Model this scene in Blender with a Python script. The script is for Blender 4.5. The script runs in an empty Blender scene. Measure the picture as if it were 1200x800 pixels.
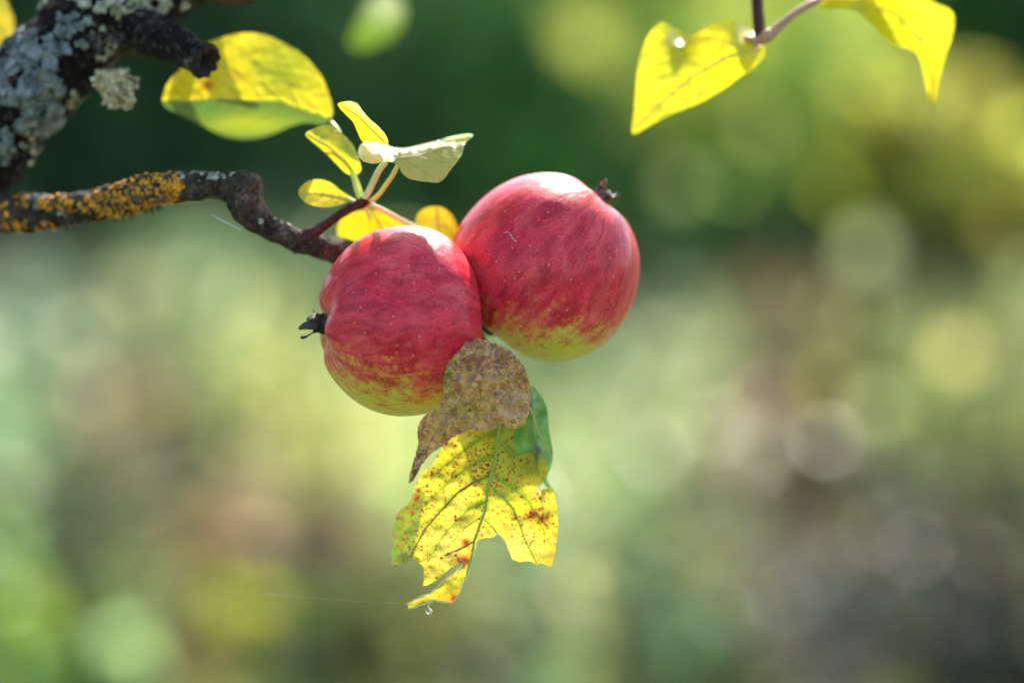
import bpy, math, random
import numpy as np
from mathutils import Vector, Matrix, noise
from mathutils.geometry import delaunay_2d_cdt
R = math.radians
random.seed(7)
scn = bpy.context.scene
col = scn.collection

# ------------------------------------------------------------ camera, light, exposure
PITCH = R(6.0); LENS = 85.0; SUBJ = 0.83
K = 36.0 / LENS / 1200.0
CAM = Vector((0, 0, 1.5))
FW = Vector((0, math.cos(PITCH), -math.sin(PITCH)))
UP = Vector((0, math.sin(PITCH), math.cos(PITCH)))
XR = Vector((1, 0, 0))
cd = bpy.data.cameras.new('camera'); cam = bpy.data.objects.new('camera', cd); col.objects.link(cam)
cam.location = CAM; cam.rotation_euler = (R(90) - PITCH, 0, 0)
cd.lens = LENS; cd.sensor_width = 36.0; cd.clip_start = 0.05; cd.clip_end = 2000
cd.dof.use_dof = True; cd.dof.focus_distance = SUBJ - 0.014; cd.dof.aperture_fstop = 2.6
scn.camera = cam

SUN_EL, SUN_AZ = R(43), R(12)
w = bpy.data.worlds.new('World'); scn.world = w; w.use_nodes = True
nt = w.node_tree
sky = nt.nodes.new('ShaderNodeTexSky'); sky.sky_type = 'NISHITA'; sky.sun_disc = False
sky.sun_elevation = SUN_EL; sky.sun_rotation = SUN_AZ; sky.air_density = 1.0; sky.dust_density = 2.0
bg = nt.nodes['Background']; bg.inputs['Strength'].default_value = 0.15
nt.links.new(sky.outputs[0], bg.inputs['Color'])
sl = bpy.data.lights.new('sun', 'SUN'); so = bpy.data.objects.new('sun', sl); col.objects.link(so)
sl.energy = 4.8; sl.angle = R(0.53); sl.color = (1.0, 0.94, 0.84)
SUND = Vector((math.sin(SUN_AZ) * math.cos(SUN_EL), math.cos(SUN_AZ) * math.cos(SUN_EL), math.sin(SUN_EL)))
so.rotation_euler = SUND.to_track_quat('Z', 'Y').to_euler(); so.location = (0, 0, 30)
vs = scn.view_settings
vs.view_transform = 'Standard'; vs.look = 'None'; vs.exposure = 1.45; vs.gamma = 1.0; vs.use_curve_mapping = False
scn.cycles.use_denoising = True
scn.cycles.max_bounces = 8; scn.cycles.transmission_bounces = 6; scn.cycles.diffuse_bounces = 4
scn.cycles.sample_clamp_indirect = 8.0; scn.cycles.sample_clamp_direct = 30.0

# ------------------------------------------------------------ helpers
def P(x, y, d):
    """place in the orchard seen at photo pixel (x, y) at depth d metres"""
    return CAM + FW * d + XR * ((x - 600) * K * d) + UP * ((400 - y) * K * d)
def S(x, y, mm=0.0):
    return P(x, y, SUBJ + mm / 1000.0)
MMPX = K * SUBJ                                  # metres per photo pixel at the apples
def gdist(y):
    a = PITCH + math.atan((y - 400) * K)
    return 1.5 / math.tan(a)                     # ground distance seen at pixel row y
def lin(c):
    return tuple(((v / 255) / 12.92 if v / 255 <= 0.04045 else ((v / 255 + 0.055) / 1.055) ** 2.4) for v in c)

def tag(o, label=None, cat=None, group=None, kind=None):
    if label: o['label'] = label
    if cat: o['category'] = cat
    if group: o['group'] = group
    if kind: o['kind'] = kind
    return o
def empty(name, loc):
    o = bpy.data.objects.new(name, None); o.location = loc; o.empty_display_size = 0.02
    col.objects.link(o); return o
def link(name, verts, faces, mat, parent=None, smooth=True, origin=None):
    """one mesh object; verts are world points, its origin sits at its parent's (or at 'origin')"""
    wo = Vector((0, 0, 0)); p = parent
    while p is not None:
        wo += Vector(p.location); p = p.parent
    if parent is None and origin is not None: wo = Vector(origin)
    me = bpy.data.meshes.new(name)
    v = np.array([tuple(q) for q in verts], dtype=np.float64) - np.array(wo)
    me.from_pydata(v.tolist(), [], faces)
    if smooth: me.polygons.foreach_set('use_smooth', [True] * len(me.polygons))
    me.update()
    o = bpy.data.objects.new(name, me); col.objects.link(o)
    me.materials.append(mat)
    if parent is not None: o.parent = parent
    elif origin is not None: o.location = origin
    return o
def set_col(o, cols, name='tint'):
    a = o.data.color_attributes.new(name, 'FLOAT_COLOR', 'POINT')
    a.data.foreach_set('color', np.asarray(cols, dtype=np.float32).ravel())
def set_uv3(o, vecs, name='surf'):
    a = o.data.attributes.new(name, 'FLOAT_VECTOR', 'POINT')
    a.data.foreach_set('vector', np.asarray(vecs, dtype=np.float32).ravel())

def nz(p, s=1.0, seed=0.0):
    return noise.noise(Vector((p[0] * s + seed, p[1] * s + seed * 1.7, p[2] * s - seed)))
def catmull(pts, n):
    pts = [np.array(p, dtype=float) for p in pts]
    ext = [2 * pts[0] - pts[1]] + pts + [2 * pts[-1] - pts[-2]]
    out = []
    for i in range(1, len(ext) - 2):
        a, b, c, d = ext[i - 1:i + 3]
        for k in range(n):
            t = k / n
            out.append(0.5 * ((2 * b) + (-a + c) * t + (2 * a - 5 * b + 4 * c - d) * t * t + (-a + 3 * b - 3 * c + d) * t ** 3))
    out.append(pts[-1]); return out
def tube_data(path, seg=12, sub=6, rough=0.0, rs=200.0, cap=True, seed=0.0):
    """path: (world point, radius) pairs. Returns verts, faces, rings for later scattering"""
    p4 = catmull([(*q, r) for q, r in path], sub)
    C = [Vector(p[:3]) for p in p4]; Rr = [max(p[3], 1e-5) for p in p4]
    T = [(C[min(i + 1, len(C) - 1)] - C[max(i - 1, 0)]).normalized() for i in range(len(C))]
    n = T[0].orthogonal().normalized()
    V, F, rings = [], [], []
    for i, (c, r, t) in enumerate(zip(C, Rr, T)):
        n = (n - t * n.dot(t)).normalized(); b = t.cross(n)
        ring = []
        for j in range(seg):
            a = 2 * math.pi * j / seg
            d = n * math.cos(a) + b * math.sin(a)
            q = c + d * r
            if rough:
                f = nz(q, rs, seed) * 0.6 + nz(q, rs * 2.6, seed + 3) * 0.3 + nz(q, rs * 6, seed + 9) * 0.15
                q = c + d * (r * (1 + rough * f))
            V.append(q); ring.append((q, d))
        rings.append(ring)
    for i in range(len(C) - 1):
        for j in range(seg):
            a = i * seg + j; b2 = i * seg + (j + 1) % seg
            F.append((a, b2, b2 + seg, a + seg))
    if cap:
        V.append(C[0] - T[0] * Rr[0] * 0.3); V.append(C[-1] + T[-1] * Rr[-1] * 0.3)
        i0, i1 = len(V) - 2, len(V) - 1; base = (len(C) - 1) * seg
        for j in range(seg):
            F.append((i0, (j + 1) % seg, j)); F.append((i1, base + j, base + (j + 1) % seg))
    return V, F, rings
def merge(parts):
    V, F = [], []
    for v, f in parts:
        k = len(V); V += list(v); F += [tuple(i + k for i in q) for q in f]
    return V, F
def tube(name, path, mat, parent, **kw):
    V, F, rings = tube_data(path, **kw)
    return link(name, V, F, mat, parent), rings

# ------------------------------------------------------------ materials
class NT:
    def __init__(s, name):
        s.m = bpy.data.materials.new(name); s.m.use_nodes = True; s.t = s.m.node_tree
        s.b = s.t.nodes['Principled BSDF']; s.out = s.t.nodes['Material Output']
    def n(s, k, **kw):
        o = s.t.nodes.new('ShaderNode' + k)
        for a, v in kw.items():
            if a in o.inputs: o.inputs[a].default_value = v
            else: setattr(o, a, v)
        return o
    def l(s, a, b): s.t.links.new(a, b)
    def noise(s, vec, scale, detail=4, rough=0.55, dist=0.0):
        o = s.n('TexNoise'); o.inputs['Scale'].default_value = scale; o.inputs['Detail'].default_value = detail
        o.inputs['Roughness'].default_value = rough; o.inputs['Distortion'].default_value = dist
        s.l(vec, o.inputs['Vector']); return o.outputs['Fac']
    def voro(s, vec, scale, feature='F1'):
        o = s.n('TexVoronoi'); o.feature = feature; o.inputs['Scale'].default_value = scale
        s.l(vec, o.inputs['Vector']); return o
    def ramp(s, fac, a, b, va=0.0, vb=1.0):
        o = s.n('MapRange'); o.inputs['From Min'].default_value = a; o.inputs['From Max'].default_value = b
        o.inputs['To Min'].default_value = va; o.inputs['To Max'].default_value = vb
        o.interpolation_type = 'SMOOTHSTEP'
        s.l(fac, o.inputs['Value']); return o.outputs['Result']
    def math(s, op, a, b=None):
        o = s.n('Math'); o.operation = op
        for i, v in enumerate((a, b)):
            if v is None: continue
            if isinstance(v, (int, float)): o.inputs[i].default_value = v
            else: s.l(v, o.inputs[i])
        return o.outputs[0]
    def mix(s, fac, a, b, mode='MIX'):
        o = s.n('Mix'); o.data_type = 'RGBA'; o.blend_type = mode
        for i, v in ((0, fac), (6, a), (7, b)):
            if isinstance(v, (int, float)): o.inputs[i].default_value = v
            elif isinstance(v, tuple): o.inputs[i].default_value = (*v[:3], 1)
            else: s.l(v, o.inputs[i])
        return o.outputs[2]
    def bump(s, h, strength, dist, prev=None):
        o = s.n('Bump'); o.inputs['Strength'].default_value = strength; o.inputs['Distance'].default_value = dist
        s.l(h, o.inputs['Height'])
        if prev is not None: s.l(prev, o.inputs['Normal'])
        return o.outputs[0]
    def mapping(s, vec, scale):
        o = s.n('Mapping'); o.inputs['Scale'].default_value = scale; s.l(vec, o.inputs['Vector']); return o.outputs[0]

def apple_mat(name, seed):
    m = NT(name)
    tc = m.n('TexCoord').outputs['Object']
    at = m.n('Attribute'); at.attribute_name = 'surf'; sv = at.outputs['Vector']        # unit direction round the axis, length along it
    bl = m.n('Attribute'); bl.attribute_name = 'tint'; blush = m.n('SeparateColor'); m.l(bl.outputs['Color'], blush.inputs[0])
    off = m.n('Mapping'); off.inputs['Location'].default_value = (seed, seed * .37, seed * .71); m.l(sv, off.inputs['Vector']); sv = off.outputs[0]
    st = m.noise(m.mapping(sv, (5.0, 5.0, 1.8)), 1.4, 4, 0.52, 0.6)      # streaks from stem to calyx
    st2 = m.noise(m.mapping(sv, (20, 20, 4.0)), .8, 4, 0.6, 1.2)
    big = m.noise(sv, 1.5, 4, 0.6, 0.4)
    mot = m.noise(tc, 1500, 4, 0.8)
    fine = m.noise(tc, 420, 4, 0.7)
    # blush amount: painted by the sunny side of the fruit, broken up by the streaks
    a = m.math('ADD', blush.outputs[0], m.math('MULTIPLY', m.math('SUBTRACT', big, 0.5), 0.45))
    a = m.math('ADD', a, m.math('MULTIPLY', m.math('SUBTRACT', st, 0.5), 0.55))
    a = m.math('ADD', a, m.math('MULTIPLY', m.math('SUBTRACT', fine, 0.5), 0.8))
    a = m.math('ADD', a, m.math('MULTIPLY', m.math('SUBTRACT', mot, 0.5), 0.9))
    bf = m.ramp(a, 0.17, 0.66)
    ground = m.mix(m.noise(sv, 2.6, 3), (0.48, 0.56, 0.035), (0.70, 0.62, 0.10))
    red = m.mix(m.ramp(st, 0.34, 0.70), (0.76, 0.028, 0.060), (0.46, 0.002, 0.022))
    red = m.mix(m.ramp(big, 0.45, 0.7, 0, .55), red, (0.76, 0.10, 0.09))
    c = m.mix(bf, ground, red)
    # short deep crimson dashes
    dash = m.math('MULTIPLY', m.ramp(st2, 0.60, 0.66), m.ramp(blush.outputs[0], 0.3, 0.7))
    dash = m.math('MULTIPLY', dash, m.ramp(mot, .3, .6))
    c = m.mix(m.math('MULTIPLY', dash, 0.85), c, (0.26, 0.001, 0.012))
    bl_ = m.noise(m.mapping(sv, (3.4, 3.4, 1.3)), 1.2, 5, .62, .5)
    c = m.mix(m.math('MULTIPLY', m.ramp(bl_, .56, .66), m.math('MULTIPLY', bf, .75)), c, (.40, .0015, .018))
    c = m.mix(m.math('MULTIPLY', m.ramp(bl_, .46, .34), m.math('MULTIPLY', bf, .28)), c, (.86, .16, .14))
    # mottling and lenticels
    c = m.mix(m.math('MULTIPLY', m.ramp(mot, 0.53, 0.66), 0.20), c, (0.78, 0.26, 0.16))
    c = m.mix(m.math('MULTIPLY', m.ramp(mot, 0.49, 0.40), m.math('MULTIPLY', bf, 0.50)), c, (0.24, 0.002, 0.020))
    v = m.voro(tc, 300)
    c = m.mix(m.math('MULTIPLY', m.ramp(v.outputs['Distance'], 0.14, 0.07), 0.5), c, (0.72, 0.42, 0.28))
    # waxy bloom
    wx = m.noise(sv, 3.2, 5, 0.65)
    c = m.mix(m.math('MULTIPLY', m.ramp(wx, 0.50, 0.72), 0.08), c, (0.86, 0.34, 0.42))
    m.l(c, m.b.inputs['Base Color'])
    r = m.math('ADD', m.ramp(wx, 0.35, 0.7, 0.30, 0.44), m.math('MULTIPLY', m.math('SUBTRACT', mot, 0.5), 0.12))
    m.l(r, m.b.inputs['Roughness'])
    m.b.inputs['Specular IOR Level'].default_value = 0.25
    m.b.inputs['Coat Weight'].default_value = 0.10; m.b.inputs['Coat Roughness'].default_value = 0.24
    m.b.inputs['Subsurface Weight'].default_value = 0.16
    m.b.inputs['Subsurface Radius'].default_value = (1.0, 0.45, 0.2); m.b.inputs['Subsurface Scale'].default_value = 0.004
    b1 = m.bump(m.noise(sv, 2.4, 4), 0.55, 0.0016)
    b2 = m.bump(m.noise(tc, 900, 4, .7), 0.10, 0.0002, b1)
    m.l(b2, m.b.inputs['Normal'])
    return m.m

def leaf_mat(name, trans=0.5, spots=1.0, gloss=0.45, gain=1.15, coat=0.0, blade=True, speck=(0.20, 0.012, 0.012), sat=1.12, mottle=False):
    """thin leaf: tinted reflection plus light let through from behind"""
    m = NT(name)
    at = m.n('Attribute'); at.attribute_name = 'tint'
    su = m.n('Attribute'); su.attribute_name = 'surf'; sv = su.outputs['Vector']     # millimetres on the blade; z is distance to a vein
    c = at.outputs['Color']
    if blade:
        n1 = m.noise(sv, 0.35, 4, .6); n2 = m.noise(sv, 2.6, 3, .6)
        c = m.mix(m.ramp(n1, .35, .7, 0, .38), c, m.mix(1.0, c, (0.80, 0.98, 0.55), 'MULTIPLY'))
        c = m.mix(m.ramp(n2, .45, .75, 0, .35), c, m.mix(1.0, c, (1.1, 1.08, .9), 'MULTIPLY'))
        ve = m.voro(sv, 0.95, 'DISTANCE_TO_EDGE')
        c = m.mix(m.math('MULTIPLY', m.ramp(ve.outputs['Distance'], 0.12, 0.0), 0.55), c, m.mix(1.0, c, (.60, .82, .35), 'MULTIPLY'))
        if mottle:
            na = m.noise(sv, .6, 4, .75, .5); nb_ = m.noise(sv, .9, 4, .8, .3); nc = m.noise(sv, .45, 5, .7)
            c = m.mix(m.ramp(na, .50, .58, 0, .8), c, (.98, .60, .17))
            c = m.mix(m.ramp(nb_, .55, .61, 0, .85), c, (.18, .06, .08))
            c = m.mix(m.ramp(nb_, .43, .36, 0, .5), c, (.34, .32, .12))
            c = m.mix(m.ramp(nc, .54, .62, 0, .6), c, (.85, .38, .20))
        if spots:
            sz = m.noise(sv, 0.16, 3, .6)
            th = m.math('MULTIPLY', at.outputs['Alpha'], m.ramp(sz, .25, .65, .6, 1.25))
            wob = m.math('MULTIPLY', m.math('SUBTRACT', m.noise(sv, 3.2, 3), .5), .20)
            for sc_, rr_, pw_, col_, op_ in ((1.45, .74, 2.0, tuple(v * 1.4 for v in speck), .85), (.62, .56, 4.8, speck, .92)):
                sp = m.voro(sv, sc_); sx = m.n('SeparateColor'); m.l(sp.outputs['Color'], sx.inputs[0])
                rad = m.math('MULTIPLY', m.math('MULTIPLY', th, rr_ * spots), m.math('POWER', sx.outputs[0], pw_))
                k = m.math('ADD', m.math('SUBTRACT', rad, sp.outputs['Distance']), wob)
                halo = m.mix(.55, c, (.62, .24, .02))
                c = m.mix(m.ramp(k, -0.20, 0.0, 0, .8), c, halo)
                c = m.mix(m.ramp(k, -0.05, 0.10, 0, op_), c, col_)
    m.l(c, m.b.inputs['Base Color'])
    m.b.inputs['Roughness'].default_value = gloss
    m.b.inputs['Specular IOR Level'].default_value = 0.5
    m.b.inputs['Coat Weight'].default_value = coat; m.b.inputs['Coat Roughness'].default_value = 0.22
    if blade:
        b1 = m.bump(m.noise(sv, 0.5, 4), 0.5, 0.0009)
        b2 = m.bump(m.voro(sv, 0.95, 'DISTANCE_TO_EDGE').outputs['Distance'], 0.35, 0.00035, b1)
        if mottle: b2 = m.bump(m.noise(sv, .22, 5, .6), 1.0, .004, b2)
        m.l(b2, m.b.inputs['Normal'])
    tr = m.n('BsdfTranslucent')
    g = m.n('Gamma'); g.inputs['Gamma'].default_value = sat; m.l(c, g.inputs['Color'])
    m.l(m.mix(1.0, g.outputs[0], (gain, gain, gain), 'MULTIPLY'), tr.inputs['Color'])
    mx = m.n('MixShader'); mx.inputs[0].default_value = trans
    m.l(m.b.outputs[0], mx.inputs[1]); m.l(tr.outputs[0], mx.inputs[2]); m.l(mx.outputs[0], m.out.inputs['Surface'])
    return m.m

def bark_mat(name, dark, mid, light, sc=1.0, lightamt=.5):
    m = NT(name); tc = m.n('TexCoord').outputs['Object']
    n1 = m.noise(tc, 130 * sc, 6, .68, .3); n2 = m.noise(tc, 520 * sc, 5, .7); n3 = m.noise(tc, 45 * sc, 4, .6)
    c = m.mix(m.ramp(n1, .36, .66), dark, mid)
    c = m.mix(m.math('MULTIPLY', m.ramp(n2, .56, .66), lightamt * .7), c, light)
    c = m.mix(m.math('MULTIPLY', m.math('MULTIPLY', m.ramp(n3, .5, .66), m.ramp(n2, .42, .56)), lightamt * .8), c, light)
    m.l(c, m.b.inputs['Base Color']); m.b.inputs['Roughness'].default_value = .78
    m.b.inputs['Specular IOR Level'].default_value = .12
    b1 = m.bump(n1, .9, .003 / sc); b2 = m.bump(n2, .7, .0008 / sc, b1); m.l(b2, m.b.inputs['Normal'])
    return m.m
def plain(name, c, c2=None, rough=.7, sc=300, bump=.4, bd=.0005, spec=.4, sss=0.0):
    m = NT(name); tc = m.n('TexCoord').outputs['Object']; n1 = m.noise(tc, sc, 5, .65)
    cc = m.mix(m.ramp(n1, .35, .68), c, c2 or tuple(v * .6 for v in c)); m.l(cc, m.b.inputs['Base Color'])
    m.b.inputs['Roughness'].default_value = rough; m.b.inputs['Specular IOR Level'].default_value = spec
    if sss: m.b.inputs['Subsurface Weight'].default_value = sss; m.b.inputs['Subsurface Scale'].default_value = .001
    m.l(m.bump(n1, bump, bd), m.b.inputs['Normal']); return m.m
def far_leaf_mat(name, trans=.58, rough=.38, spec=.5):
    m = NT(name); at = m.n('Attribute'); at.attribute_name = 'tint'
    tc = m.n('TexCoord').outputs['Object']
    c = m.mix(m.ramp(m.noise(tc, 14, 3), .35, .65, 0, .5), at.outputs['Color'], m.mix(1.0, at.outputs['Color'], (.7, .8, .6), 'MULTIPLY'))
    m.l(c, m.b.inputs['Base Color']); m.b.inputs['Roughness'].default_value = rough; m.b.inputs['Specular IOR Level'].default_value = spec
    tr = m.n('BsdfTranslucent'); m.l(m.mix(1.0, c, (1.15, 1.15, .95), 'MULTIPLY'), tr.inputs['Color'])
    mx = m.n('MixShader'); mx.inputs[0].default_value = trans
    m.l(m.b.outputs[0], mx.inputs[1]); m.l(tr.outputs[0], mx.inputs[2]); m.l(mx.outputs[0], m.out.inputs['Surface'])
    return m.m

M_FAR = far_leaf_mat('meadow_foliage')
M_TREE = far_leaf_mat('tree_foliage', trans=.45, rough=.45)
M_PETAL = far_leaf_mat('petals', trans=.55, rough=.6, spec=.3)
M_FARBARK = bark_mat('far_bark', (.07, .045, .035), (.16, .11, .08), (.30, .24, .18), .12)
M_BARK = bark_mat('old_apple_bark', (.003, .0027, .0024), (.013, .0105, .008), (.20, .18, .14), 1.0, .8)
M_TWIG = bark_mat('lichened_twig_bark', (.018, .014, .011), (.075, .056, .042), (.36, .28, .20), 1.7, .5)
M_SHOOT = bark_mat('young_shoot_bark', (.035, .012, .010), (.10, .035, .028), (.22, .13, .10), 3.0, .4)
M_SHOOT2 = bark_mat('brown_shoot_bark', (.05, .020, .016), (.12, .055, .04), (.25, .15, .12), 3.0, .4)
M_GREY = plain('blue_grey_lichen', (.25, .29, .27), (.08, .10, .095), .85, 240, .9, .0012)
M_PALE = plain('pale_lichen_and_sunlit_bark', (.46, .46, .33), (.18, .19, .12), .85, 300, .6, .0006)
M_ORANGE = plain('orange_lichen', (.78, .36, .015), (.26, .11, .012), .8, 260, .8, .0006)
M_PINKPET = plain('pale_petiole', (.66, .76, .38), (.62, .62, .28), .45, 500, .3, .0002, .5)
M_YPET = plain('yellow_petiole', (.64, .72, .12), (.58, .62, .12), .45, 500, .3, .0002, .5)
M_TANPET = plain('tan_petiole', (.50, .27, .17), (.36, .20, .12), .5, 500, .3, .0002)
M_STALK = plain('apple_stalk', (.10, .08, .03), (.05, .03, .015), .6, 600, .5, .0003)
M_SEPAL = plain('dried_sepal', (.075, .078, .062), (.016, .015, .012), .7, 900, .8, .0004)
M_SEPAL2 = plain('reddish_sepal', (.26, .20, .14), (.03, .026, .02), .7, 900, .8, .0004)
M_CUT = plain('broken_wood', (.030, .020, .018), (.008, .006, .006), .85, 500, .9, .0012)
M_RIM = plain('dried_margin_glint', (.72, .66, .50), (.52, .44, .28), .35, 900, .3, .0001, .7)
M_SILK = plain('spider_silk', (.8, .8, .8), (.7, .7, .7), .2, 900, 0, .0001, 1.0)
M_STONE = plain('grey_stone', (.11, .11, .12), (.06, .06, .065), .85, 9, .8, .02)
M_SOIL = plain('bare_soil', (.10, .065, .045), (.05, .035, .025), .95, 7, .8, .03)

# ------------------------------------------------------------ the setting: ground, path
def ground_z(x, y):
    return 0.05 * noise.noise(Vector((x * .35, y * .35, 0))) + 0.02 * noise.noise(Vector((x * 1.7, y * 1.7, 3)))
def ground():
    xs = np.concatenate([np.linspace(-900, -14, 9)[:-1], np.linspace(-14, 14, 85), np.linspace(14, 900, 9)[1:]])
    ys = np.concatenate([np.linspace(-900, -4, 8)[:-1], np.linspace(-4, 34, 110), np.linspace(34, 900, 9)[1:]])
    V = [(x, y, ground_z(x, y)) for y in ys for x in xs]
    n = len(xs)
    F = [(j * n + i, j * n + i + 1, (j + 1) * n + i + 1, (j + 1) * n + i) for j in range(len(ys) - 1) for i in range(n - 1)]
    m = NT('meadow_ground'); tc = m.n('TexCoord').outputs['Object']
    a = m.noise(tc, .9, 5, .6); b = m.noise(tc, 7, 5, .7); c2 = m.noise(tc, 40, 4, .7)
    c = m.mix(m.ramp(a, .35, .65), (.055, .085, .022), (.13, .15, .055))
    c = m.mix(m.ramp(b, .45, .7, 0, .6), c, (.17, .15, .075)); c = m.mix(m.ramp(c2, .4, .7, 0, .5), c, (.03, .04, .015))
    m.l(c, m.b.inputs['Base Color']); m.b.inputs['Roughness'].default_value = .9
    m.l(m.bump(c2, .8, .03), m.b.inputs['Normal'])
    o = link('ground', V, F, m.m); tag(o, 'rough grassy orchard ground under the plants', kind='structure')
ground()

rng = np.random.default_rng(11)
def leaf_cloud(name, pos, nrm_up, size, cols, mat, parent=None, aspect=1.7, kind=None, origin=None):
    """many small folded leaves; pos (n,3), size (n,), cols (n,3)"""
    n = len(pos)
    nr = rng.normal(size=(n, 3)); nr[:, 2] += nrm_up; nr /= np.linalg.norm(nr, axis=1)[:, None]
    ax = np.cross(nr, rng.normal(size=(n, 3))); ax /= np.linalg.norm(ax, axis=1)[:, None]
    bx = np.cross(nr, ax)
    L = (size * aspect / 2)[:, None]; W = (size / 2)[:, None]
    v0 = pos - ax * L; v1 = pos + bx * W + nr * W * .35; v2 = pos + ax * L; v3 = pos - bx * W + nr * W * .35
    V = np.stack([v0, v1, v2, v3], 1).reshape(-1, 3)
    i = np.arange(n) * 4
    F = np.concatenate([np.stack([i, i + 1, i + 2], 1), np.stack([i, i + 2, i + 3], 1)])
    o = link(name, V, F.tolist(), mat, parent, smooth=False, origin=origin)
    set_col(o, np.repeat(np.concatenate([cols, np.ones((n, 1))], 1), 4, axis=0))
    if kind: o['kind'] = kind
    return o
def clump_points(n, c, rad, clumps=14, spread=.32, floor=None):
    k = rng.normal(size=(clumps, 3)); k /= np.linalg.norm(k, axis=1)[:, None]; k *= rng.uniform(.25, .95, (clumps, 1)) ** .6
    idx = rng.integers(0, clumps, n)
    p = k[idx] + rng.normal(size=(n, 3)) * spread
    r = np.linalg.norm(p, axis=1); p /= np.maximum(1, r / 1.15)[:, None]
    p = np.array(c) + p * np.array(rad)
    if floor is not None: p[:, 2] = np.maximum(p[:, 2], floor)
    return p
def var(c, n, amt=.28, c2=None):
    c = np.array(c, dtype=float)
    base = np.tile(c, (n, 1))
    if c2 is not None:
        t = (rng.random(n) < .4)[:, None]; base = np.where(t, np.array(c2), base)
    return np.clip(base * (1 + rng.normal(size=(n, 1)) * amt) * (1 + rng.normal(size=(n, 3)) * amt * .3), .004, .95)

# colours of the plants (reflectance)
DK = (.07, .19, .07); DK2 = (.045, .11, .05); GR = (.15, .26, .06); LIME = (.36, .46, .07); YEL = (.60, .55, .08)
SAGE = (.56, .66, .42); PALE = (.62, .68, .36); OLIVE = (.28, .28, .09); STRAW = (.66, .62, .28); PINK = (.66, .36, .28)
MAUVE = (.36, .27, .26); BROWN = (.26, .19, .11); CREAM = (.50, .44, .28); BLUEG = (.10, .13, .14); GREYL = (.20, .22, .18)

# tones seen in each view cell, light and shade included, put into leaf colours
VIEW_TONE = [[(24,42,28),(24,42,28),(28,52,32),(38,68,38),(45,82,52),(60,95,55),(150,165,65),(110,115,65),(105,125,55),(95,120,50),(85,110,45),(45,60,35)],
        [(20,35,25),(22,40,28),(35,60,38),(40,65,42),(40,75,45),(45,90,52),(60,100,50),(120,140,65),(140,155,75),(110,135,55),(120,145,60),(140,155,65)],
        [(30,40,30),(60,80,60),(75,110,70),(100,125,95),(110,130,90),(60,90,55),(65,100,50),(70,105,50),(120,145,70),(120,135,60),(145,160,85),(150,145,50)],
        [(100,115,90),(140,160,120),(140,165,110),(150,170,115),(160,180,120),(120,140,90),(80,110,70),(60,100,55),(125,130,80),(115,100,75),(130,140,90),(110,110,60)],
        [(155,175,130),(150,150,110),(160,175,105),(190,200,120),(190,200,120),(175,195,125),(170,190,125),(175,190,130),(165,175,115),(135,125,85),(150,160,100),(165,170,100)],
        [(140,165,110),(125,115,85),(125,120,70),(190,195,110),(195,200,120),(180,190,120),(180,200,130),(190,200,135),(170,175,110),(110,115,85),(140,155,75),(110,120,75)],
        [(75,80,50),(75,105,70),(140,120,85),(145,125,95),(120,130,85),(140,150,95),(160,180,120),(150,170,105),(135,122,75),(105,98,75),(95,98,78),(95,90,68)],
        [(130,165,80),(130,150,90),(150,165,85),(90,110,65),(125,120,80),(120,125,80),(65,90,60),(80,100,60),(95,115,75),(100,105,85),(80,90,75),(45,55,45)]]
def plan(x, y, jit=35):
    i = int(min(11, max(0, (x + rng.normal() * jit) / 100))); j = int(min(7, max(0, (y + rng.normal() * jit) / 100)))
    q = np.array(lin(VIEW_TONE[j][i])) / VIEW_MEAN
    return VIEW_MEAN * np.where(q < 1, q ** 1.3, q ** 1.08) * VIEW_GAIN
VIEW_GAIN = np.array((.74, .74, .98)); VIEW_MEAN = np.array(lin((132, 142, 96)))
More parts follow.
